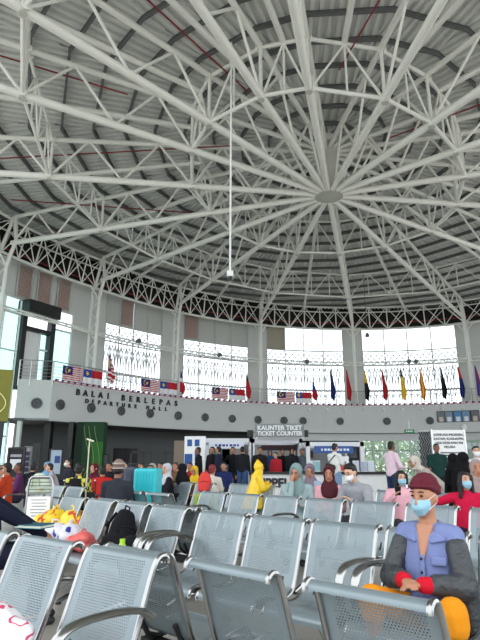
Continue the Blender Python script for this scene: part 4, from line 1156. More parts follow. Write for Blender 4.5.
stand = [
 dict(lab='standing man in white t-shirt and jeans with black sling bag', u=335, Y=14.6, rz=-.9, top=(222, 222, 220), legs=(120, 146, 176), head='hair', skin=0, sleeve='short', hands={'r': (.12, .34, 1.1), 'l': (-.1, .34, 1.12)}, nod=.3, scale=1.0, extra=bag_strap),
 dict(lab='standing man in pale pink shirt seen from the side', u=392, Y=13.0, rz=-1.2, top=(222, 196, 208), legs=(40, 52, 84), head='hair', skin=2, hands={'r': (.15, .3, 1.08), 'l': (-.1, .3, 1.08)}, scale=1.0),
 dict(lab='woman in patterned beige hijab bending forward', u=438, Y=9.0, rz=1.7, dress=(172, 164, 156), head='hijab', headcol=(196, 186, 176), skin=0, lean=.75, nod=.3, scale=.86, hands={'r': (.1, .5, .95), 'l': (-.1, .5, .95)}),
 dict(lab='man in dark green polo shirt before the white notice board', u=438, Y=13, rz=3.0, top=(24, 56, 52), legs=(30, 32, 40), head='hair', skin=2, sleeve='short', scale=.97),
 dict(lab='woman in full black abaya, left one of the pair', u=455, Y=8.2, rz=.4, dress=(14, 14, 17), head='niqab', headcol=(14, 14, 17), scale=.79),
 dict(lab='woman in full black abaya, right one of the pair', u=465, Y=7.8, rz=.1, dress=(17, 16, 19), head='niqab', headcol=(17, 16, 19), scale=.80),
 dict(lab='man in white shirt, backpack straps and mask at the right edge', u=478, Y=9.5, rz=2.9, top=(204, 208, 216), legs=(40, 44, 60), head='hair', mask=M_MASKW, skin=1, scale=.88),
 dict(lab='standing man in black t-shirt with arms held wide under the booth sign', u=233, Y=18, rz=2.9, top=(24, 24, 28), legs=(40, 42, 50), head='hair', skin=0, sleeve='short', hands={'r': (.42, .12, 1.05), 'l': (-.42, .12, 1.05)}),
 dict(lab='standing person in navy shirt, left of the man with arms wide', u=219, Y=17.6, rz=1.2, top=(40, 44, 66), legs=(36, 38, 48), head='hair', skin=0),
 dict(lab='standing person in black behind the white t-shirt backpacker', u=212.5, Y=17.9, rz=2.6, top=(24, 22, 26), legs=(30, 30, 36), head='hair', skin=0),
 dict(lab='standing man in black top and jeans left of the yellow raincoat', u=242.5, Y=17.4, rz=-.3, top=(28, 30, 36), legs=(60, 84, 124), head='hair', skin=0, face=False),
 dict(lab='dark clothed person standing at the white booth end wall', u=198.5, Y=17.0, rz=1.9, top=(20, 20, 26), legs=(26, 26, 30), head='hair', skin=2, scale=.98),
 dict(lab='person in dark top behind the counter, leftmost beneath the ticket sign', u=260, Y=18.4, rz=PI, top=(40, 34, 36), head='hair', skin=0),
 dict(lab='person in blue top behind the ticket counter', u=270, Y=18.8, rz=PI, top=(52, 84, 120), head='hijab', headcol=(40, 70, 110), skin=0, scale=.95),
 dict(lab='person in red top behind the ticket counter', u=276, Y=18.2, rz=2.6, top=(170, 40, 50), head='hair', skin=1, scale=.9),
 dict(lab='person in black top behind the ticket counter, middle', u=283, Y=18.8, rz=3., top=(24, 24, 28), head='hair', skin=0, scale=.97),
 dict(lab='person in dark hijab behind the ticket counter', u=292, Y=18.4, rz=3.3, dress=(30, 32, 38), head='hijab', headcol=(34, 34, 40), skin=0, scale=.98),
 dict(lab='person in grey top behind the ticket counter, rightmost', u=302, Y=18.6, rz=3.3, top=(90, 98, 106), head='hair', skin=0, scale=.97),
]
for p in stand:
    q = dict(p); lab = q.pop('lab'); u = q.pop('u'); Y = q.pop('Y'); rz = q.pop('rz')
    person(lab, at_px(u, Y), rz, 'stand', **q)
# child in a yellow hooded raincoat
rc = mat('yellow_raincoat', col(236, 196, 30), .45, noise=.08, scale=10, bump=.4)
def coat(rt, S, H, sh, chest, hip, neck):
    blob('raincoat', [('h', [(H(0, -.03, .02), (.11, .12, .12)), (H(0, -.05, .16), .03)]), ('h', [(H(0, -.02, -.08), (.1, .1, .06)), (sh+V(0, 0, -.04), (.2, .13, .07))]), ('h', [(sh+V(0, 0, -.06), (.19, .13, .06)), (hip+V(0, 0, -.25), (.32, .26, .05))])]+
         [(S[n]['s'], S[n]['e'], .085, .08) for n in 'rl']+[(S[n]['e'], S[n]['e'].lerp(S[n]['w'], .95), .08, .07) for n in 'rl'], rc, rt, .014)
person('standing person in a bright yellow hooded raincoat', at_px(252, 9.2), -1.3, 'stand', top=(220, 180, 40), legs=(40, 42, 50), head='none', lean=.25, scale=.72, hands={'r': (.1, .42, 1.15), 'l': (-.1, .42, 1.2)}, extra=coat, face=False)
# person at the left edge in navy, leaning back, with a teal book
person('person in navy clothes at the left edge holding a teal book', (gx(-8, 4.5), 4.5, 0), -1.25, 'sit', top=(24, 28, 46), legs=(24, 28, 46), head='hair', skin=0, lean=-.1, scale=1.0, hands={'r': (.05, .45, .64), 'l': (-.12, .42, .66)})
rt = empty('book', tuple(lookpt(34, 526, 4.5)), -.3, 'teal covered book held open at the left edge', 'book')
MB().box(-.13, .13, -.09, .09, -.012, -.006).box(-.13, .13, -.09, .09, .012, .018).build('cover', cm(20, 84, 104), rt); MB().box(-.125, .125, -.085, .085, -.006, .012).build('pages', cm(206, 214, 200), rt)

# ------------------------------------------------------------------ bags and luggage
def suitcase(pos, rz, c, w, h, lab, d=.26):
    rt = empty('suitcase', pos, rz, lab, 'suitcase'); m = mat('suitcase_%d_%d_%d' % c, col(*c), .35, noise=.05)
    MB().box(-w/2, w/2, -d/2, d/2, .06, h).build('shell', m, rt, bevel=.04)
    mb = MB()
    for i in range(6): x = -w/2+.06+i*(w-.12)/5; mb.box(x-.008, x+.008, -d/2-.008, d/2+.008, .12, h-.06)
    mb.build('ribs', m, rt, bevel=.003)
    for x in (-w/2+.06, w/2-.06):
        for y in (-d/2+.05, d/2-.05): MB().lathe([(0, -.015), (.03, -.015), (.03, .015), (0, .015)], 12, (x, y, .03), 'x').build('wheel', M_BLACK, rt)
    MB().tube([(-.08, 0, h-.01), (-.07, 0, h+.035), (.07, 0, h+.035), (.08, 0, h-.01)], .012, 8).build('handle', M_BLACK, rt, smooth=True)
    MB().box(-.05, .05, -d/2-.012, -d/2-.004, .2, .27).build('sticker', M_WHITE, rt)
suitcase((gx(148, 7.9), 7.9, .42), -.25, (40, 182, 192), .36, .72, 'bright turquoise hard suitcase standing on the bench right of the knitted cap')
suitcase((gx(206.5, 10.2), 10.2, 0), -.2, (150, 170, 50), .40, .66, 'lime green suitcase under the red backpack')
def backpack(pos, rz, m, s, lab, straps=True, tilt=0):
    rt = empty('backpack', pos, rz, lab, 'backpack'); rt.scale = (s,)*3; rt.rotation_euler = (tilt, 0, rz)
    blob('bag_body', [('h', [(V(0, 0, .09), (.17, .10, .08)), (V(0, 0, .30), (.165, .10, .09)), (V(0, .01, .44), (.11, .075, .05))])], m, rt, .012)
    blob('front_pocket', [('h', [(V(0, -.10, .11), (.12, .05, .07)), (V(0, -.10, .22), (.12, .045, .05))])], m, rt, .01)
    MB().tube([(-.03, .02, .47), (-.03, .02, .53), (.03, .02, .53), (.03, .02, .47)], .009, 6).build('top_handle', m, rt, smooth=True)
    for x in (-.09, .09): MB().tube([(x, .07, .44), (x, .15, .34), (x, .15, .2), (x, .09, .06)], .018, 6, flat=.4).build('shoulder_strap', m, rt, smooth=True)
    MB().tube([(-.12, -.13, .26), (0, -.155, .285), (.12, -.13, .26)], .004, 5).build('zip', M_BLACK, rt)
    return rt
bk = fabric(24, 24, 28)
rb = backpack((-1.08, 4.92, .43), .85, bk, .85, 'black backpack lying against the second seat of the left bench', tilt=-.25); rb.rotation_euler = (-.2, .42, .85)
blob_o = blob('bag_flap', [('h', [(V(-1.16, 4.90, .49), (.15, .12, .07)), (V(-.90, 4.74, .50), (.13, .1, .08))]), ('e', V(-1.1, 4.9, .58), .12, .1, .06), ('e', V(-.93, 4.76, .57), .09, .08, .06)], bk, None, .012)
tag(blob_o, 'crumpled black jacket beside the black backpack on the left bench', 'jacket'); blob_o.name = 'folded_jacket'
rt = empty('water_bottle', (-.945, 4.50, .42), 0, 'lime green water bottle standing in front of the black backpack', 'bottle')
gb = mat('lime_plastic', col(176, 226, 60), .3)
MB().lathe([(0, 0), (.034, 0), (.036, .03), (.034, .10), (.036, .15), (.026, .175), (.02, .185), (0, .185)], 20).build('bottle_body', gb, rt, smooth=True)
MB().lathe([(0, .185), (.022, .185), (.022, .215), (0, .215)], 16).build('cap', gb, rt, smooth=True)
backpack((gx(205, 10.1), 10.1, .66), .0, fabric(214, 70, 66), .78, 'red backpack resting on top of the lime green suitcase')
suitcase((gx(132, 8.1), 8.1, .42), -.3, (46, 52, 74), .20, .74, 'tall narrow navy suitcase left of the turquoise suitcase', .2)
backpack((gx(76, 9.0), 8.95, .55), 0.1, fabric(26, 26, 28), .85, 'black backpack with faint lettering behind the checked shirt')
# sling bag of the man in white
o = blob('sling_bag', [('h', [(V(-.07, 0, .04), (.05, .06, .05)), (V(.09, 0, -.03), (.07, .06, .08))])], M_BLACK, None, .012); o.location = (gx(330, 14.4), 14.4, 1.10); tag(o, 'black sling bag on the back of the man in white', 'bag')
# plastic bags heap
def pbag(pos, s, m, lab, seed=0, parts=None):
    random.seed(seed)
    it = [('e', (0, 0, s*.35), s*.5, s*.42, s*.36)]
    for i in range(9):
        a = random.random()*6.28; it.append(('e', (math.cos(a)*s*.45, math.sin(a)*s*.3, s*(.15+random.random()*.35)), s*.22, s*.18, s*.17))
    rt = empty('plastic_bag', pos, seed, lab, 'bag', 'plastic bags around the benches')
    blob('bag_body', it, m, rt, .012, 1)
    MB().tube([(-.12*s, 0, s*.6), (-.07*s, 0, s*.78), (.08*s, .02, s*.80), (.14*s, 0, s*.6)], .035*s, 6, flat=.4).build('bag_handle', m, rt, smooth=True)
    return rt
def patch_mat(name, cols, scale=7):
    m = bpy.data.materials.new(name); m.use_nodes = True; nt = m.node_tree; b = nt.nodes['Principled BSDF']; b.inputs['Roughness'].default_value = .35
    tc = nt.nodes.new('ShaderNodeTexCoord'); vo = nt.nodes.new('ShaderNodeTexNoise'); vo.inputs['Scale'].default_value = scale; vo.inputs['Detail'].default_value = 1
    rp = nt.nodes.new('ShaderNodeValToRGB'); rp.color_ramp.interpolation = 'CONSTANT'
    nt.links.new(tc.outputs['Object'], vo.inputs['Vector']); nt.links.new(vo.outputs['Fac'], rp.inputs[0]); nt.links.new(rp.outputs[0], b.inputs['Base Color'])
    el = rp.color_ramp.elements
    while len(el) < len(cols): el.new(.5)
    for i, c in enumerate(cols): el[i].position = [0, .40, .52, .60, .68][i]; el[i].color = (*col(*c), 1)
    return m
YB = patch_mat('yellow_printed_bag', [(236, 198, 40), (240, 205, 50), (200, 80, 50), (238, 200, 50)])
WB = patch_mat('white_blue_printed_bag', [(228, 226, 234), (226, 226, 236), (50, 56, 150), (228, 228, 236), (224, 90, 90)])
PB = patch_mat('white_pink_printed_bag', [(236, 234, 236), (236, 234, 236), (214, 70, 110), (236, 236, 236)], 14)
CB = mat('coral_plastic', col(232, 110, 104), .4, bump=.3)
pbag((gx(58, 6.2), 6.2, .46), .38, YB, 'yellow printed plastic bag on the heap in front of the trolley', 1)
pbag((gx(76, 6.1), 6.1, .46), .38, YB, 'yellow printed plastic bag, right one of the heap', 2)
pbag((gx(59, 5.4), 5.4, .43), .33, WB, 'white plastic bag with blue print behind the nearest bench', 3)
pbag((gx(73, 5.35), 5.35, .43), .33, WB, 'white bag with blue and coral print beside the coral bag', 5)
pbag((gx(87, 5.2), 5.2, .43), .25, CB, 'coral pink plastic bag at the left end of the backpack bench', 4)
pbag((-1.05, 2.38, .43), .36, PB, 'white plastic bag with pink print on the nearest bench seat', 6)

# luggage trolley with a printed board and a mint bag
rt = empty('luggage_trolley', (gx(41, 6.4), 6.4, 0), .1, 'steel luggage trolley with a printed white board beside the yellow bags', 'trolley')
for x in (-.14, .14): MB().tube([(x, 0, .12), (x, 0, .95), (x*.9, 0, 1.03), (x*.7, 0, 1.06)], .015, 8).build('upright', M_CHROME, rt, smooth=True)
MB().tube([(-.10, 0, 1.06), (.10, 0, 1.06)], .015, 8).build('push_bar', M_CHROME, rt, smooth=True)
MB().box(-.13, .13, -.015, -.005, .52, .84).build('notice_board', M_WHITE, rt)
mb = MB()
for i in range(6): mb.box(-.09+.01*(i % 3), .09-.012*(i % 2), -.018, -.016, .80-.035*i, .807-.035*i)
mb.build('print_lines', cm(120, 120, 126), rt)
MB().box(-.2, .2, -.05, .75, .10, .13).build('deck', M_STEEL, rt, bevel=.01)
for (x, y) in ((-.17, 0), (.17, 0), (0, .7)): MB().lathe([(0, -.02), (.07, -.02), (.07, .02), (0, .02)], 16, (x, y, .07), 'x').build('wheel', M_BLACK, rt)
mb = MB()
for i in range(5): mb.tube([(-.15, 0, .88+.04*i), (.15, 0, .88+.04*i)], .005, 5)
mb.build('basket_wires', M_CHROME, rt)
mint = mat('mint_fabric', col(190, 204, 186), .8, noise=.1, scale=8, bump=.3)
rt = empty('duffel_bag', (gx(39, 6.75), 6.75, .86), 0, 'pale mint green soft bag piled on the luggage trolley', 'bag'); rt.scale = (.68,)*3
blob('bag_body', [('h', [(V(-.14, 0, .06), .09), (V(.14, 0, .06), .09), (V(.0, 0, .28), (.12, .1, .07))]), ('e', (.1, -.03, .14), .12, .1, .12)], mint, rt, .012)
MB().tube([(-.08, -.12, .1), (-.05, -.16, .24), (.04, -.13, .3), (.07, -.12, .12)], .012, 6).build('strap', cm(150, 160, 110), rt, smooth=True)
mb = blob('trim_patch', [('e', (.06, -.13, .06), .03, .01, .03)], cm(226, 200, 70), rt, .008)
# folded pushchair / pole left of the cap man
rt = empty('trolley_pole', (gx(87, 9.0), 9.0, 0), 0, 'slim cream pole with a small tilted top bar standing before the green pillar', 'pole')
MB().tube([(0, 0, .02), (0, 0, 1.58)], .011, 8).build('pole', cm(206, 204, 176), rt, smooth=True); MB().tube([(-.05, 0, 1.60), (.07, 0, 1.56)], .014, 8).build('cross_top', cm(226, 224, 196), rt, smooth=True)
MB().lathe([(0, 0), (.16, 0), (.14, .03), (0, .03)], 18).build('base', M_STEEL, rt)

# ------------------------------------------------------------------ booths, counters, signs
M_BOOTH = mat('booth_white_frame', col(214, 216, 220), .5)
def boxobj(name, x0, x1, y0, y1, z0, z1, m, parent=None, bevel=0.): return MB().box(x0, x1, y0, y1, z0, z1).build(name, m, parent, bevel=bevel)
def W(u, Y, z=1.5): return gx(u, Y, z)
def booth(u0, u1, Y, ztop, lab, sign, scol, su0, su1, depth=2.6, tcol=(30, 50, 120), counter=None):
    x0, x1 = W(u0, Y), W(u1, Y); xc = (x0+x1)/2
    rt = empty('ticket_booth', (xc, Y, 0), 0, lab, 'booth', 'ticket booths in the hall'); a = x0-xc; b = x1-xc
    for x in (a, b):
        for y in (0, depth): boxobj('post', x-.06, x+.06, y-.06, y+.06, 0, ztop, M_BOOTH, rt)
    boxobj('top_beam', a-.06, b+.06, -.06, .06, ztop-.14, ztop, M_BOOTH, rt); boxobj('top_beam', a-.06, b+.06, depth-.06, depth+.06, ztop-.14, ztop, M_BOOTH, rt)
    for x in (a, b): boxobj('side_beam', x-.05, x+.05, .06, depth-.06, ztop-.14, ztop, M_BOOTH, rt)
    boxobj('back_panel', a, b, depth-.03, depth, 0, ztop-.14, cm(128, 130, 134), rt)
    s0, s1 = W(su0, Y)-xc, W(su1, Y)-xc
    if sign:
        boxobj('sign_board', s0, s1, -.12, -.08, ztop-.36, ztop-.13, cm(*scol), rt)
        n_ = sign
        for i_ in range(n_):
            xa = s0+.22+(s1-s0-.34)*i_/n_; boxobj('print_mark', xa, xa+(s1-s0-.34)/n_*(.72 if i_ % 3 else .5), -.125, -.12, ztop-.28, ztop-.21, cm(*tcol), rt)
    return rt, xc, a, b
r1, xc, a, b = booth(203, 251, 19, 2.02, 'white framed ticket booth with a white name board, left of the ticket sign', 7, (214, 220, 232), 209, 244)
MB().lathe([(0, -.13), (.07, -.13), (.07, -.122), (0, -.122)], 18, (W(213.5, 19)-xc, 0, 1.775), 'y').build('sign_logo', cm(30, 50, 130), r1)
boxobj('inner_poster', a+.2, a+.9, 2.4, 2.5, 1.0, 1.7, cm(70, 110, 120), r1); boxobj('inner_poster', b-1.1, b-.2, 2.4, 2.5, 1.1, 1.8, cm(150, 140, 136), r1)
r2, xc2, a2, b2 = booth(253, 301, 19, 2.0, 'ticket booth under the large sign with a white counter front', None, (0, 0, 0), 0, 0)
boxobj('dark_sign_strip', W(261, 19)-xc2, W(297, 19)-xc2, -.1, -.06, 1.60, 1.78, cm(44, 18, 24), r2)
boxobj('back_wall_light', a2+.1, b2-.1, 2.4, 2.5, .8, 1.85, cm(158, 160, 156), r2)
r3, xc3, a3, b3 = booth(308, 362, 17.5, 1.84, 'ticket booth at the right with a blue name board over a dark counter', 9, (62, 92, 150), 314, 353, tcol=(220, 228, 240))
for i, (u0, u1, c) in enumerate(((309, 316, (70, 46, 40)), (352, 360, (70, 74, 84)))): boxobj('wall_unit', W(u0, 19)-xc3, W(u1, 19)-xc3, 2.2, 2.3, 1.35, 1.6, cm(*c), r3)
boxobj('shutter', W(350, 18)-xc3, W(356, 18)-xc3, .4, .45, 1.35, 1.75, cm(90, 92, 96), r3)
# booth end wall at the left with posters
rt = empty('booth_wall', (W(196, 18), 18, 0), 0, 'white booth side wall with blue posters, left of the booths', 'partition')
w2 = W(205, 18)-W(186, 18)
boxobj('wall_panel', -w2*.62, w2*.5, 0, .08, 0, 2.05, M_WHITE, rt); boxobj('door', -w2*.62-.35, -w2*.62, .02, .06, 0, 1.9, cm(120, 108, 96), rt)
for (x, z, w_, h_) in ((-.30, 1.72, .16, .22), (-.05, 1.72, .16, .22), (-.38, 1.05, .26, .42), (-.04, 1.25, .16, .3)): boxobj('poster', x, x+w_, -.012, -.002, z, z+h_, cm(48, 88, 150), rt)
# big steel letter sign
rt = empty('ticket_sign', (W(280, 18.6), 18.6, 2.0), 0, 'large sign reading KAUNTER TIKET and TICKET COUNTER above the middle booth', 'sign')
wS = (W(305, 18.6)-W(255, 18.6))
boxobj('sign_panel', -wS/2, wS/2, .0, .04, .04, .50, mat('frosted_panel', col(122, 126, 126), .4), rt)
M_LT = mat('silver_letters', col(226, 228, 228), .4, .2)
text('letters', 'KAUNTER TIKET', .215, M_LT, rt, (0, -.02, .355), ext=.015, sx=.98, bold=.006); text('letters', 'TICKET COUNTER', .20, M_LT, rt, (0, -.02, .165), ext=.015, sx=.95, bold=.006)
for x in (-wS/2+.05, wS/2-.05): boxobj('support', x-.02, x+.02, .0, .04, 0.0, .06, M_STEEL, rt)
for x in (W(250.5, 18.6), W(306.5, 18.6)):
    o = MB().box(-.11, .11, -.08, .1, -.12, .12).lathe([(.0, -.10), (.09, -.10), (.09, -.08), (0, -.08)], 16, axis='y').build('wall_speaker', M_BLACK, bevel=.01); o.location = (x, 18.9, 2.18)
    tag(o, 'small black speaker %s the large ticket sign' % ('left of' if x < W(280, 18.6) else 'right of'), 'speaker', 'speakers beside the ticket sign')
# counters
rt = empty('service_counter', (W(280, 16.2, 1), 16.2, 0), 0, 'white counter front with black letters MPPEL below the ticket sign', 'counter')
a, b = W(253, 16.2, 1)-W(280, 16.2, 1), W(308, 16.2, 1)-W(280, 16.2, 1)
boxobj('front', a, b, 0, .1, 0, .86, M_WHITE, rt); boxobj('worktop', a-.03, b+.03, -.08, .6, .86, .92, M_BLACK, rt)
text('letters', 'MPPEL', .36, M_BLACK, rt, (-.22, -.02, .60), ext=.02, sx=1.0, bold=.012)
boxobj('base_strip', a, b, -.03, 0, .0, .12, cm(110, 150, 150), rt)
rt = empty('service_counter', (W(345, 15.2, 1), 15.2, 0), 0, 'long white counter with a dark worktop behind the man in white', 'counter')
a, b = W(306, 15.2, 1)-W(345, 15.2, 1), W(386, 15.2, 1)-W(345, 15.2, 1)
boxobj('front', a, b, 0, .1, 0, .88, M_WHITE, rt); boxobj('worktop', a-.03, b+.03, -.08, .6, .88, .95, M_BLACK, rt, .01)
stands = [(310, (214, 218, 226), 'white acrylic leaflet stand, leftmost on the dark worktop'), (317, (140, 186, 190), 'teal leaflet stand on the dark worktop'), (343, (220, 90, 84), 'red and white leaflet held over the counter beside the man in white'), (346, (232, 234, 238), 'tall white leaflet stand right of the man in white'),
          (356, (196, 204, 220), 'pale blue leaflet stand, middle of the worktop'), (364, (170, 178, 200), 'grey-blue leaflet stand before the window'), (371, (206, 214, 224), 'white leaflet stand at the right end of the worktop')]
for i, (u, c, lab) in enumerate(stands):
    rt = empty('leaflet_stand', (W(u, 15.4, 1.1), 15.4, .95), .0, lab, 'leaflet stand', 'leaflet stands on the counter')
    h = .42 if i == 3 else .30
    boxobj('stand_back', -.09, .09, .0, .012, 0, h, M_GLASS if False else M_WHITE, rt); boxobj('leaflet', -.08, .08, -.02, -.008, .02, h-.02, cm(*c), rt); boxobj('foot', -.09, .09, -.1, 0, 0, .012, M_WHITE, rt)
# white notice board on the right
rt = empty('notice_board', (W(450, 13.5), 13.5, 0), -.05, 'large white notice board lettered with the Melaka immigration complex name', 'sign')
a, b = W(433.5, 13.5)-W(450, 13.5), W(466, 13.5)-W(450, 13.5)
zt = lookpt(450, 430, 13.5).z
boxobj('board', a, b, 0, .08, .05, zt, M_WHITE, rt)
for x in (a, b): boxobj('frame_post', x-.02, x+.02, -.01, .09, 0, zt+.02, M_STEEL, rt)
for i, s in enumerate(('KOMPLEKS IMIGRESEN,', 'KASTAM, KUARANTIN,', 'DAN KESELAMATAN', 'MELAKA')): text('letters', s, .085, M_BLACK, rt, (.0, -.01, zt-.12-.1*i), ext=.004, sx=.86)
for i, s in enumerate(('MELAKA CUSTOMS,', 'IMMIGRATION AND', 'QUARANTINE COMPLEX', 'MELAKA')): boxobj('small_print', -.24+.03*(i % 2), .24-.04*(i % 3 == 1), -.008, 0, zt-.575-.065*i, zt-.545-.065*i, cm(96, 96, 100), rt)
# patterned screen left of the board
rt = empty('lattice_screen', (W(427, 15), 15, 0), 0, 'grey screen with a woven diamond pattern left of the white notice board', 'screen')
a, b = W(420, 15)-W(427, 15), W(435, 15)-W(427, 15); zt = lookpt(427, 430, 15).z
boxobj('panel', a, b, .02, .05, 0, zt, cm(176, 178, 178), rt)
nx, nz = 6, 22
for i in range(nx):
    pts = []
    for j in range(nz+1):
        pts.append((a+(b-a)*(i+.5)/nx+(b-a)/nx*.42*(1 if j % 2 else -1), 0, .1+(zt-.15)*j/nz))
    MB().tube(pts, .022, 4).build('woven_strand', cm(66, 68, 72), rt)
rt = empty('exit_sign', (W(411.5, 30), 30, 1.24+ (461-433.5)/520*30*1.02), 0, 'small green hanging sign left of the patterned screen', 'sign')
boxobj('sign_face', -.28, .28, -.02, .02, -.1, .1, cm(40, 130, 90), rt); [boxobj('sign_mark', -.2+.1*i, -.14+.1*i, -.03, -.02, -.04, .04, M_WHITE, rt) for i in range(4)]
MB().tube([(0, 0, .1), (0, 0, .62)], .012, 6).build('hanger', M_STEEL, rt)

# ------------------------------------------------------------------ recess under the balcony, left side
rt = empty('green_pillar', (W(89, 27.6), 27.7, 0), 0, 'dark green panelled pillar with pale curved line pattern under the balcony', 'pillar')
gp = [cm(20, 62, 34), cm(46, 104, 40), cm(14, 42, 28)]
zt = 3.22
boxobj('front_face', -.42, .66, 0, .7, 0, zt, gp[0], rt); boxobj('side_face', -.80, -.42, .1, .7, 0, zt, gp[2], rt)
boxobj('lower_panel', .1, .66, -.01, 0, 0, 2.2, gp[1], rt)
mb = MB()
for s0 in (-.35, -.1, .2): mb.tube([(s0+.45*math.sin(t*.35)*(1-t/14), -.015, .2+t*.28) for t in range(11)], .012, 5)
mb.build('line_pattern', cm(150, 170, 90), rt)
# dark door, boards, kiosk
def panelobj(name, u0, u1, v0, v1, Y, m, lab, cat, grp=None, frame=None):
    p0 = lookpt(u0, v1, Y); p1 = lookpt(u1, v0, Y); w_ = p1.x-p0.x; h_ = p1.z-p0.z
    rt = empty(name, ((p0.x+p1.x)/2, Y, max(0, p0.z)), 0, lab, cat, grp)
    boxobj('panel', -w_/2, w_/2, 0, .04, 0, h_, m, rt)
    if frame:
        mb = MB(); f = .06
        mb.box(-w_/2-f, w_/2+f, -.03, .05, h_, h_+f).box(-w_/2-f, w_/2+f, -.03, .05, -f if p0.z > .2 else 0, 0 if p0.z > .2 else .04).box(-w_/2-f, -w_/2, -.03, .05, 0, h_).box(w_/2, w_/2+f, -.03, .05, 0, h_)
        mb.build('frame', frame, rt)
    return rt, w_, h_
rt, w_, h_ = panelobj('poster_board', 49, 62, 450, 474, 24.0, cm(176, 190, 206), 'pale blue poster board in the recess under the balcony', 'poster', None, M_BLACK)
boxobj('poster_print', -w_*.1, w_*.4, -.012, -.002, h_*.45, h_*.75, cm(60, 80, 140), rt)
rt, w_, h_ = panelobj('information_kiosk', 7, 24, 449, 476, 17.5, cm(34, 32, 36), 'dark information kiosk with a pale poster at the left edge', 'kiosk', None, M_BLACK)
boxobj('screen', -w_*.38, w_*.38, -.02, -.005, h_*.25, h_*.62, cm(206, 208, 214), rt); boxobj('header', -w_*.4, w_*.4, -.02, -.005, h_*.7, h_*.8, cm(150, 152, 160), rt)
MB().lathe([(0, -.03), (.11, -.03), (.11, -.022), (0, -.022)], 16, (0, 0, h_*.42), 'y').build('screen_emblem', cm(190, 180, 70), rt)
rt, w_, h_ = panelobj('leaflet_rack', 23.5, 31, 448, 475, 18.6, cm(150, 152, 156), 'grey leaflet rack right of the dark information kiosk', 'rack', None, M_PURL)
for i in range(4): boxobj('leaflet', -w_*.35, w_*.35, -.03, -.01, h_*(.12+.2*i), h_*(.27+.2*i), cm(52, 46, 78), rt)
rt, w_, h_ = panelobj('door', 30, 41, 443, 478, 23.6, M_BLACK, 'dark door in the recess, right of the leaflet rack', 'door')
MB().box(-w_*.1, w_*.1, -.03, -.002, h_*.55, h_*.7).build('door_sign', cm(60, 60, 64), rt)
boxobj('dark_column_face', -.01, .01, 0, .01, 0, .01, M_BLACK, rt)
for (u0, u1, lab) in ((41.5, 48, 'black square column in the recess left of the pale blue poster'), (66, 71, 'black square column in the recess left of the green pillar')):
    x0, x1 = W(u0, 27.6), W(u1, 27.6); o = boxobj('recess_column', x0, x1, 27.6, 28.1, 0, 3.22, M_BLACK); tag(o, lab, 'column', 'black columns in the recess')
rt, w_, h_ = panelobj('door', 113, 137, 449, 476, 29.5, cm(26, 26, 28), 'wide dark double door in the recess behind the knitted cap', 'door', None, M_BLACK)
for x in (-w_*.25, w_*.25): boxobj('door_leaf', x-w_*.22, x+w_*.22, -.03, -.005, .05, h_-.05, cm(40, 38, 40), rt)
rt, w_, h_ = panelobj('wall_poster', 100, 108, 455, 466, 28, cm(90, 92, 94), 'small dark framed notice left of the wide dark doors', 'notice', None, M_BLACK)
# dark rail frames right of the door
rt = empty('barrier_frame', (W(166, 24), 24, 0), 0, 'tall dark metal barrier frame standing in front of the recess wall', 'barrier')
x0, x1 = W(131, 24)-W(166, 24), W(186, 24)-W(166, 24); zt = lookpt(160, 452, 24).z
for x in (x0, x0+(x1-x0)*.22, x0+(x1-x0)*.36, x0+(x1-x0)*.62, x0+(x1-x0)*.78, x1): boxobj('post', x-.04, x+.04, 0, .06, 0, zt, M_BLACK, rt)
boxobj('top_rail', x0-.04, x1+.04, 0, .06, zt-.05, zt+.03, M_BLACK, rt); boxobj('mid_rail', x0, x1, .01, .05, .9, .95, M_BLACK, rt)
boxobj('screen_panel', x0+(x1-x0)*.36, x0+(x1-x0)*.78, .01, .05, .1, 1.15, cm(60, 62, 66), rt)
# green pillar banner at the left edge
p = lookpt(3, 395, 9.0)
rt = empty('hanging_banner', (gx(-6, 9.0, 2.4), 9.0, 0), .35, 'olive green banner board with a pale curved line at the left edge', 'banner')
zb, zt = lookpt(3, 421, 9).z, lookpt(3, 369, 9).z
boxobj('board', -.32, .27, 0, .08, zb, zt, cm(112, 112, 40), rt); MB().tube([(.05+.16*math.sin(t*.5), -.012, zb+.08+t*.07) for t in range(8)], .008, 5).build('line_pattern', cm(226, 220, 160), rt)
boxobj('post', -.24, .22, .01, .07, 0, zb, M_BLACK, rt)
# metal slim column supporting the balcony at the left
o = boxobj('slim_column', W(15.6, 26.7)-.1, W(15.6, 26.7)+.1, 26.7, 26.9, 0, 3.25, M_WALL); tag(o, 'slim pale square column below the left end of the balcony', 'column')

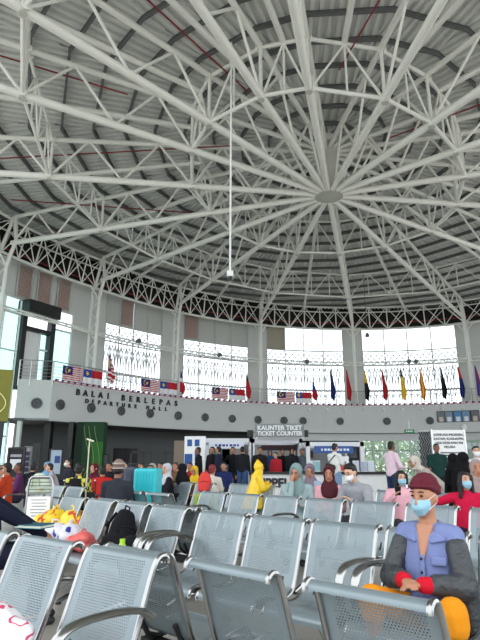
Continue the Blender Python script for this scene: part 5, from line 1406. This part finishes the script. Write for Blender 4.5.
# ------------------------------------------------------------------ far bench backs with seated silhouettes are covered by the crowd; handles on the trolleys
for (u, Y, lab) in ((66, 8.7, 'wheelchair frame left of the checked shirt'),):
    rt = empty('wheelchair', (gx(78, 9.0), 9.25, 0), 0.1, 'wheelchair with chrome push handles under the person in checked shirt', 'wheelchair')
    for s in (-1, 1):
        MB().tube([(s*.25, -.1, .45), (s*.25, -.12, .9), (s*.25, -.22, .93)], .012, 8).build('push_handle', M_CHROME, rt, smooth=True)
        th = [(s*.30, .12+.3*math.cos(t*PI/12), .31+.3*math.sin(t*PI/12)) for t in range(25)]
        MB().tube(th, .013, 6, cap=False).build('rear_wheel', M_BLACK, rt, smooth=True)
        mb = MB()
        for t in range(12): mb.tube([(s*.30, .12, .31), (s*.30, .12+.29*math.cos(t*PI/6), .31+.29*math.sin(t*PI/6))], .003, 4)
        mb.build('spokes', M_CHROME, rt)
        MB().tube([(s*.25, .0, .66), (s*.25, .35, .66)], .02, 8).build('arm_pad', M_BLACK, rt, smooth=True)
        MB().lathe([(0, -.012), (.07, -.012), (.07, .012), (0, .012)], 14, (s*.2, .48, .07), 'x').build('caster', M_BLACK, rt)
    MB().box(-.24, .24, -.1, -.085, .48, .74).build('back_sling', M_BLACK, rt); MB().box(-.24, .24, -.08, .36, .41, .43).build('seat_sling', M_BLACK, rt)
bpy.data.scenes.remove(TMP)

# ------------------------------------------------------------------ camera, world, view
cam = bpy.data.cameras.new('camera'); co = bpy.data.objects.new('camera', cam); C.objects.link(co)
cam.sensor_fit = 'VERTICAL'; cam.sensor_height = 24; cam.lens = FOC/640*24; cam.clip_end = 800; cam.clip_start = .02
co.location = (0, 0, EYE); co.rotation_euler = (PI/2+PITCH, 0, 0)
bpy.context.scene.camera = co
w = bpy.data.worlds.new('overcast_sky'); bpy.context.scene.world = w; w.use_nodes = True
nt = w.node_tree; bg = nt.nodes['Background']
tc = nt.nodes.new('ShaderNodeTexCoord'); sp = nt.nodes.new('ShaderNodeSeparateXYZ'); rp = nt.nodes.new('ShaderNodeValToRGB')
nt.links.new(tc.outputs['Generated'], sp.inputs[0]); nt.links.new(sp.outputs[2], rp.inputs[0]); nt.links.new(rp.outputs[0], bg.inputs[0])
rp.color_ramp.elements[0].position = 0.; rp.color_ramp.elements[0].color = (.86, .93, 1., 1)
rp.color_ramp.elements[1].position = .6; rp.color_ramp.elements[1].color = (.95, .98, 1., 1)
bg.inputs[1].default_value = 1.5
vs = bpy.context.scene.view_settings
vs.view_transform = 'Standard'; vs.look = 'None'; vs.gamma = 1; vs.use_curve_mapping = False; vs.exposure = .85
bpy.context.scene.cycles.max_bounces = 6; bpy.context.scene.cycles.diffuse_bounces = 4; bpy.context.scene.cycles.transparent_max_bounces = 16
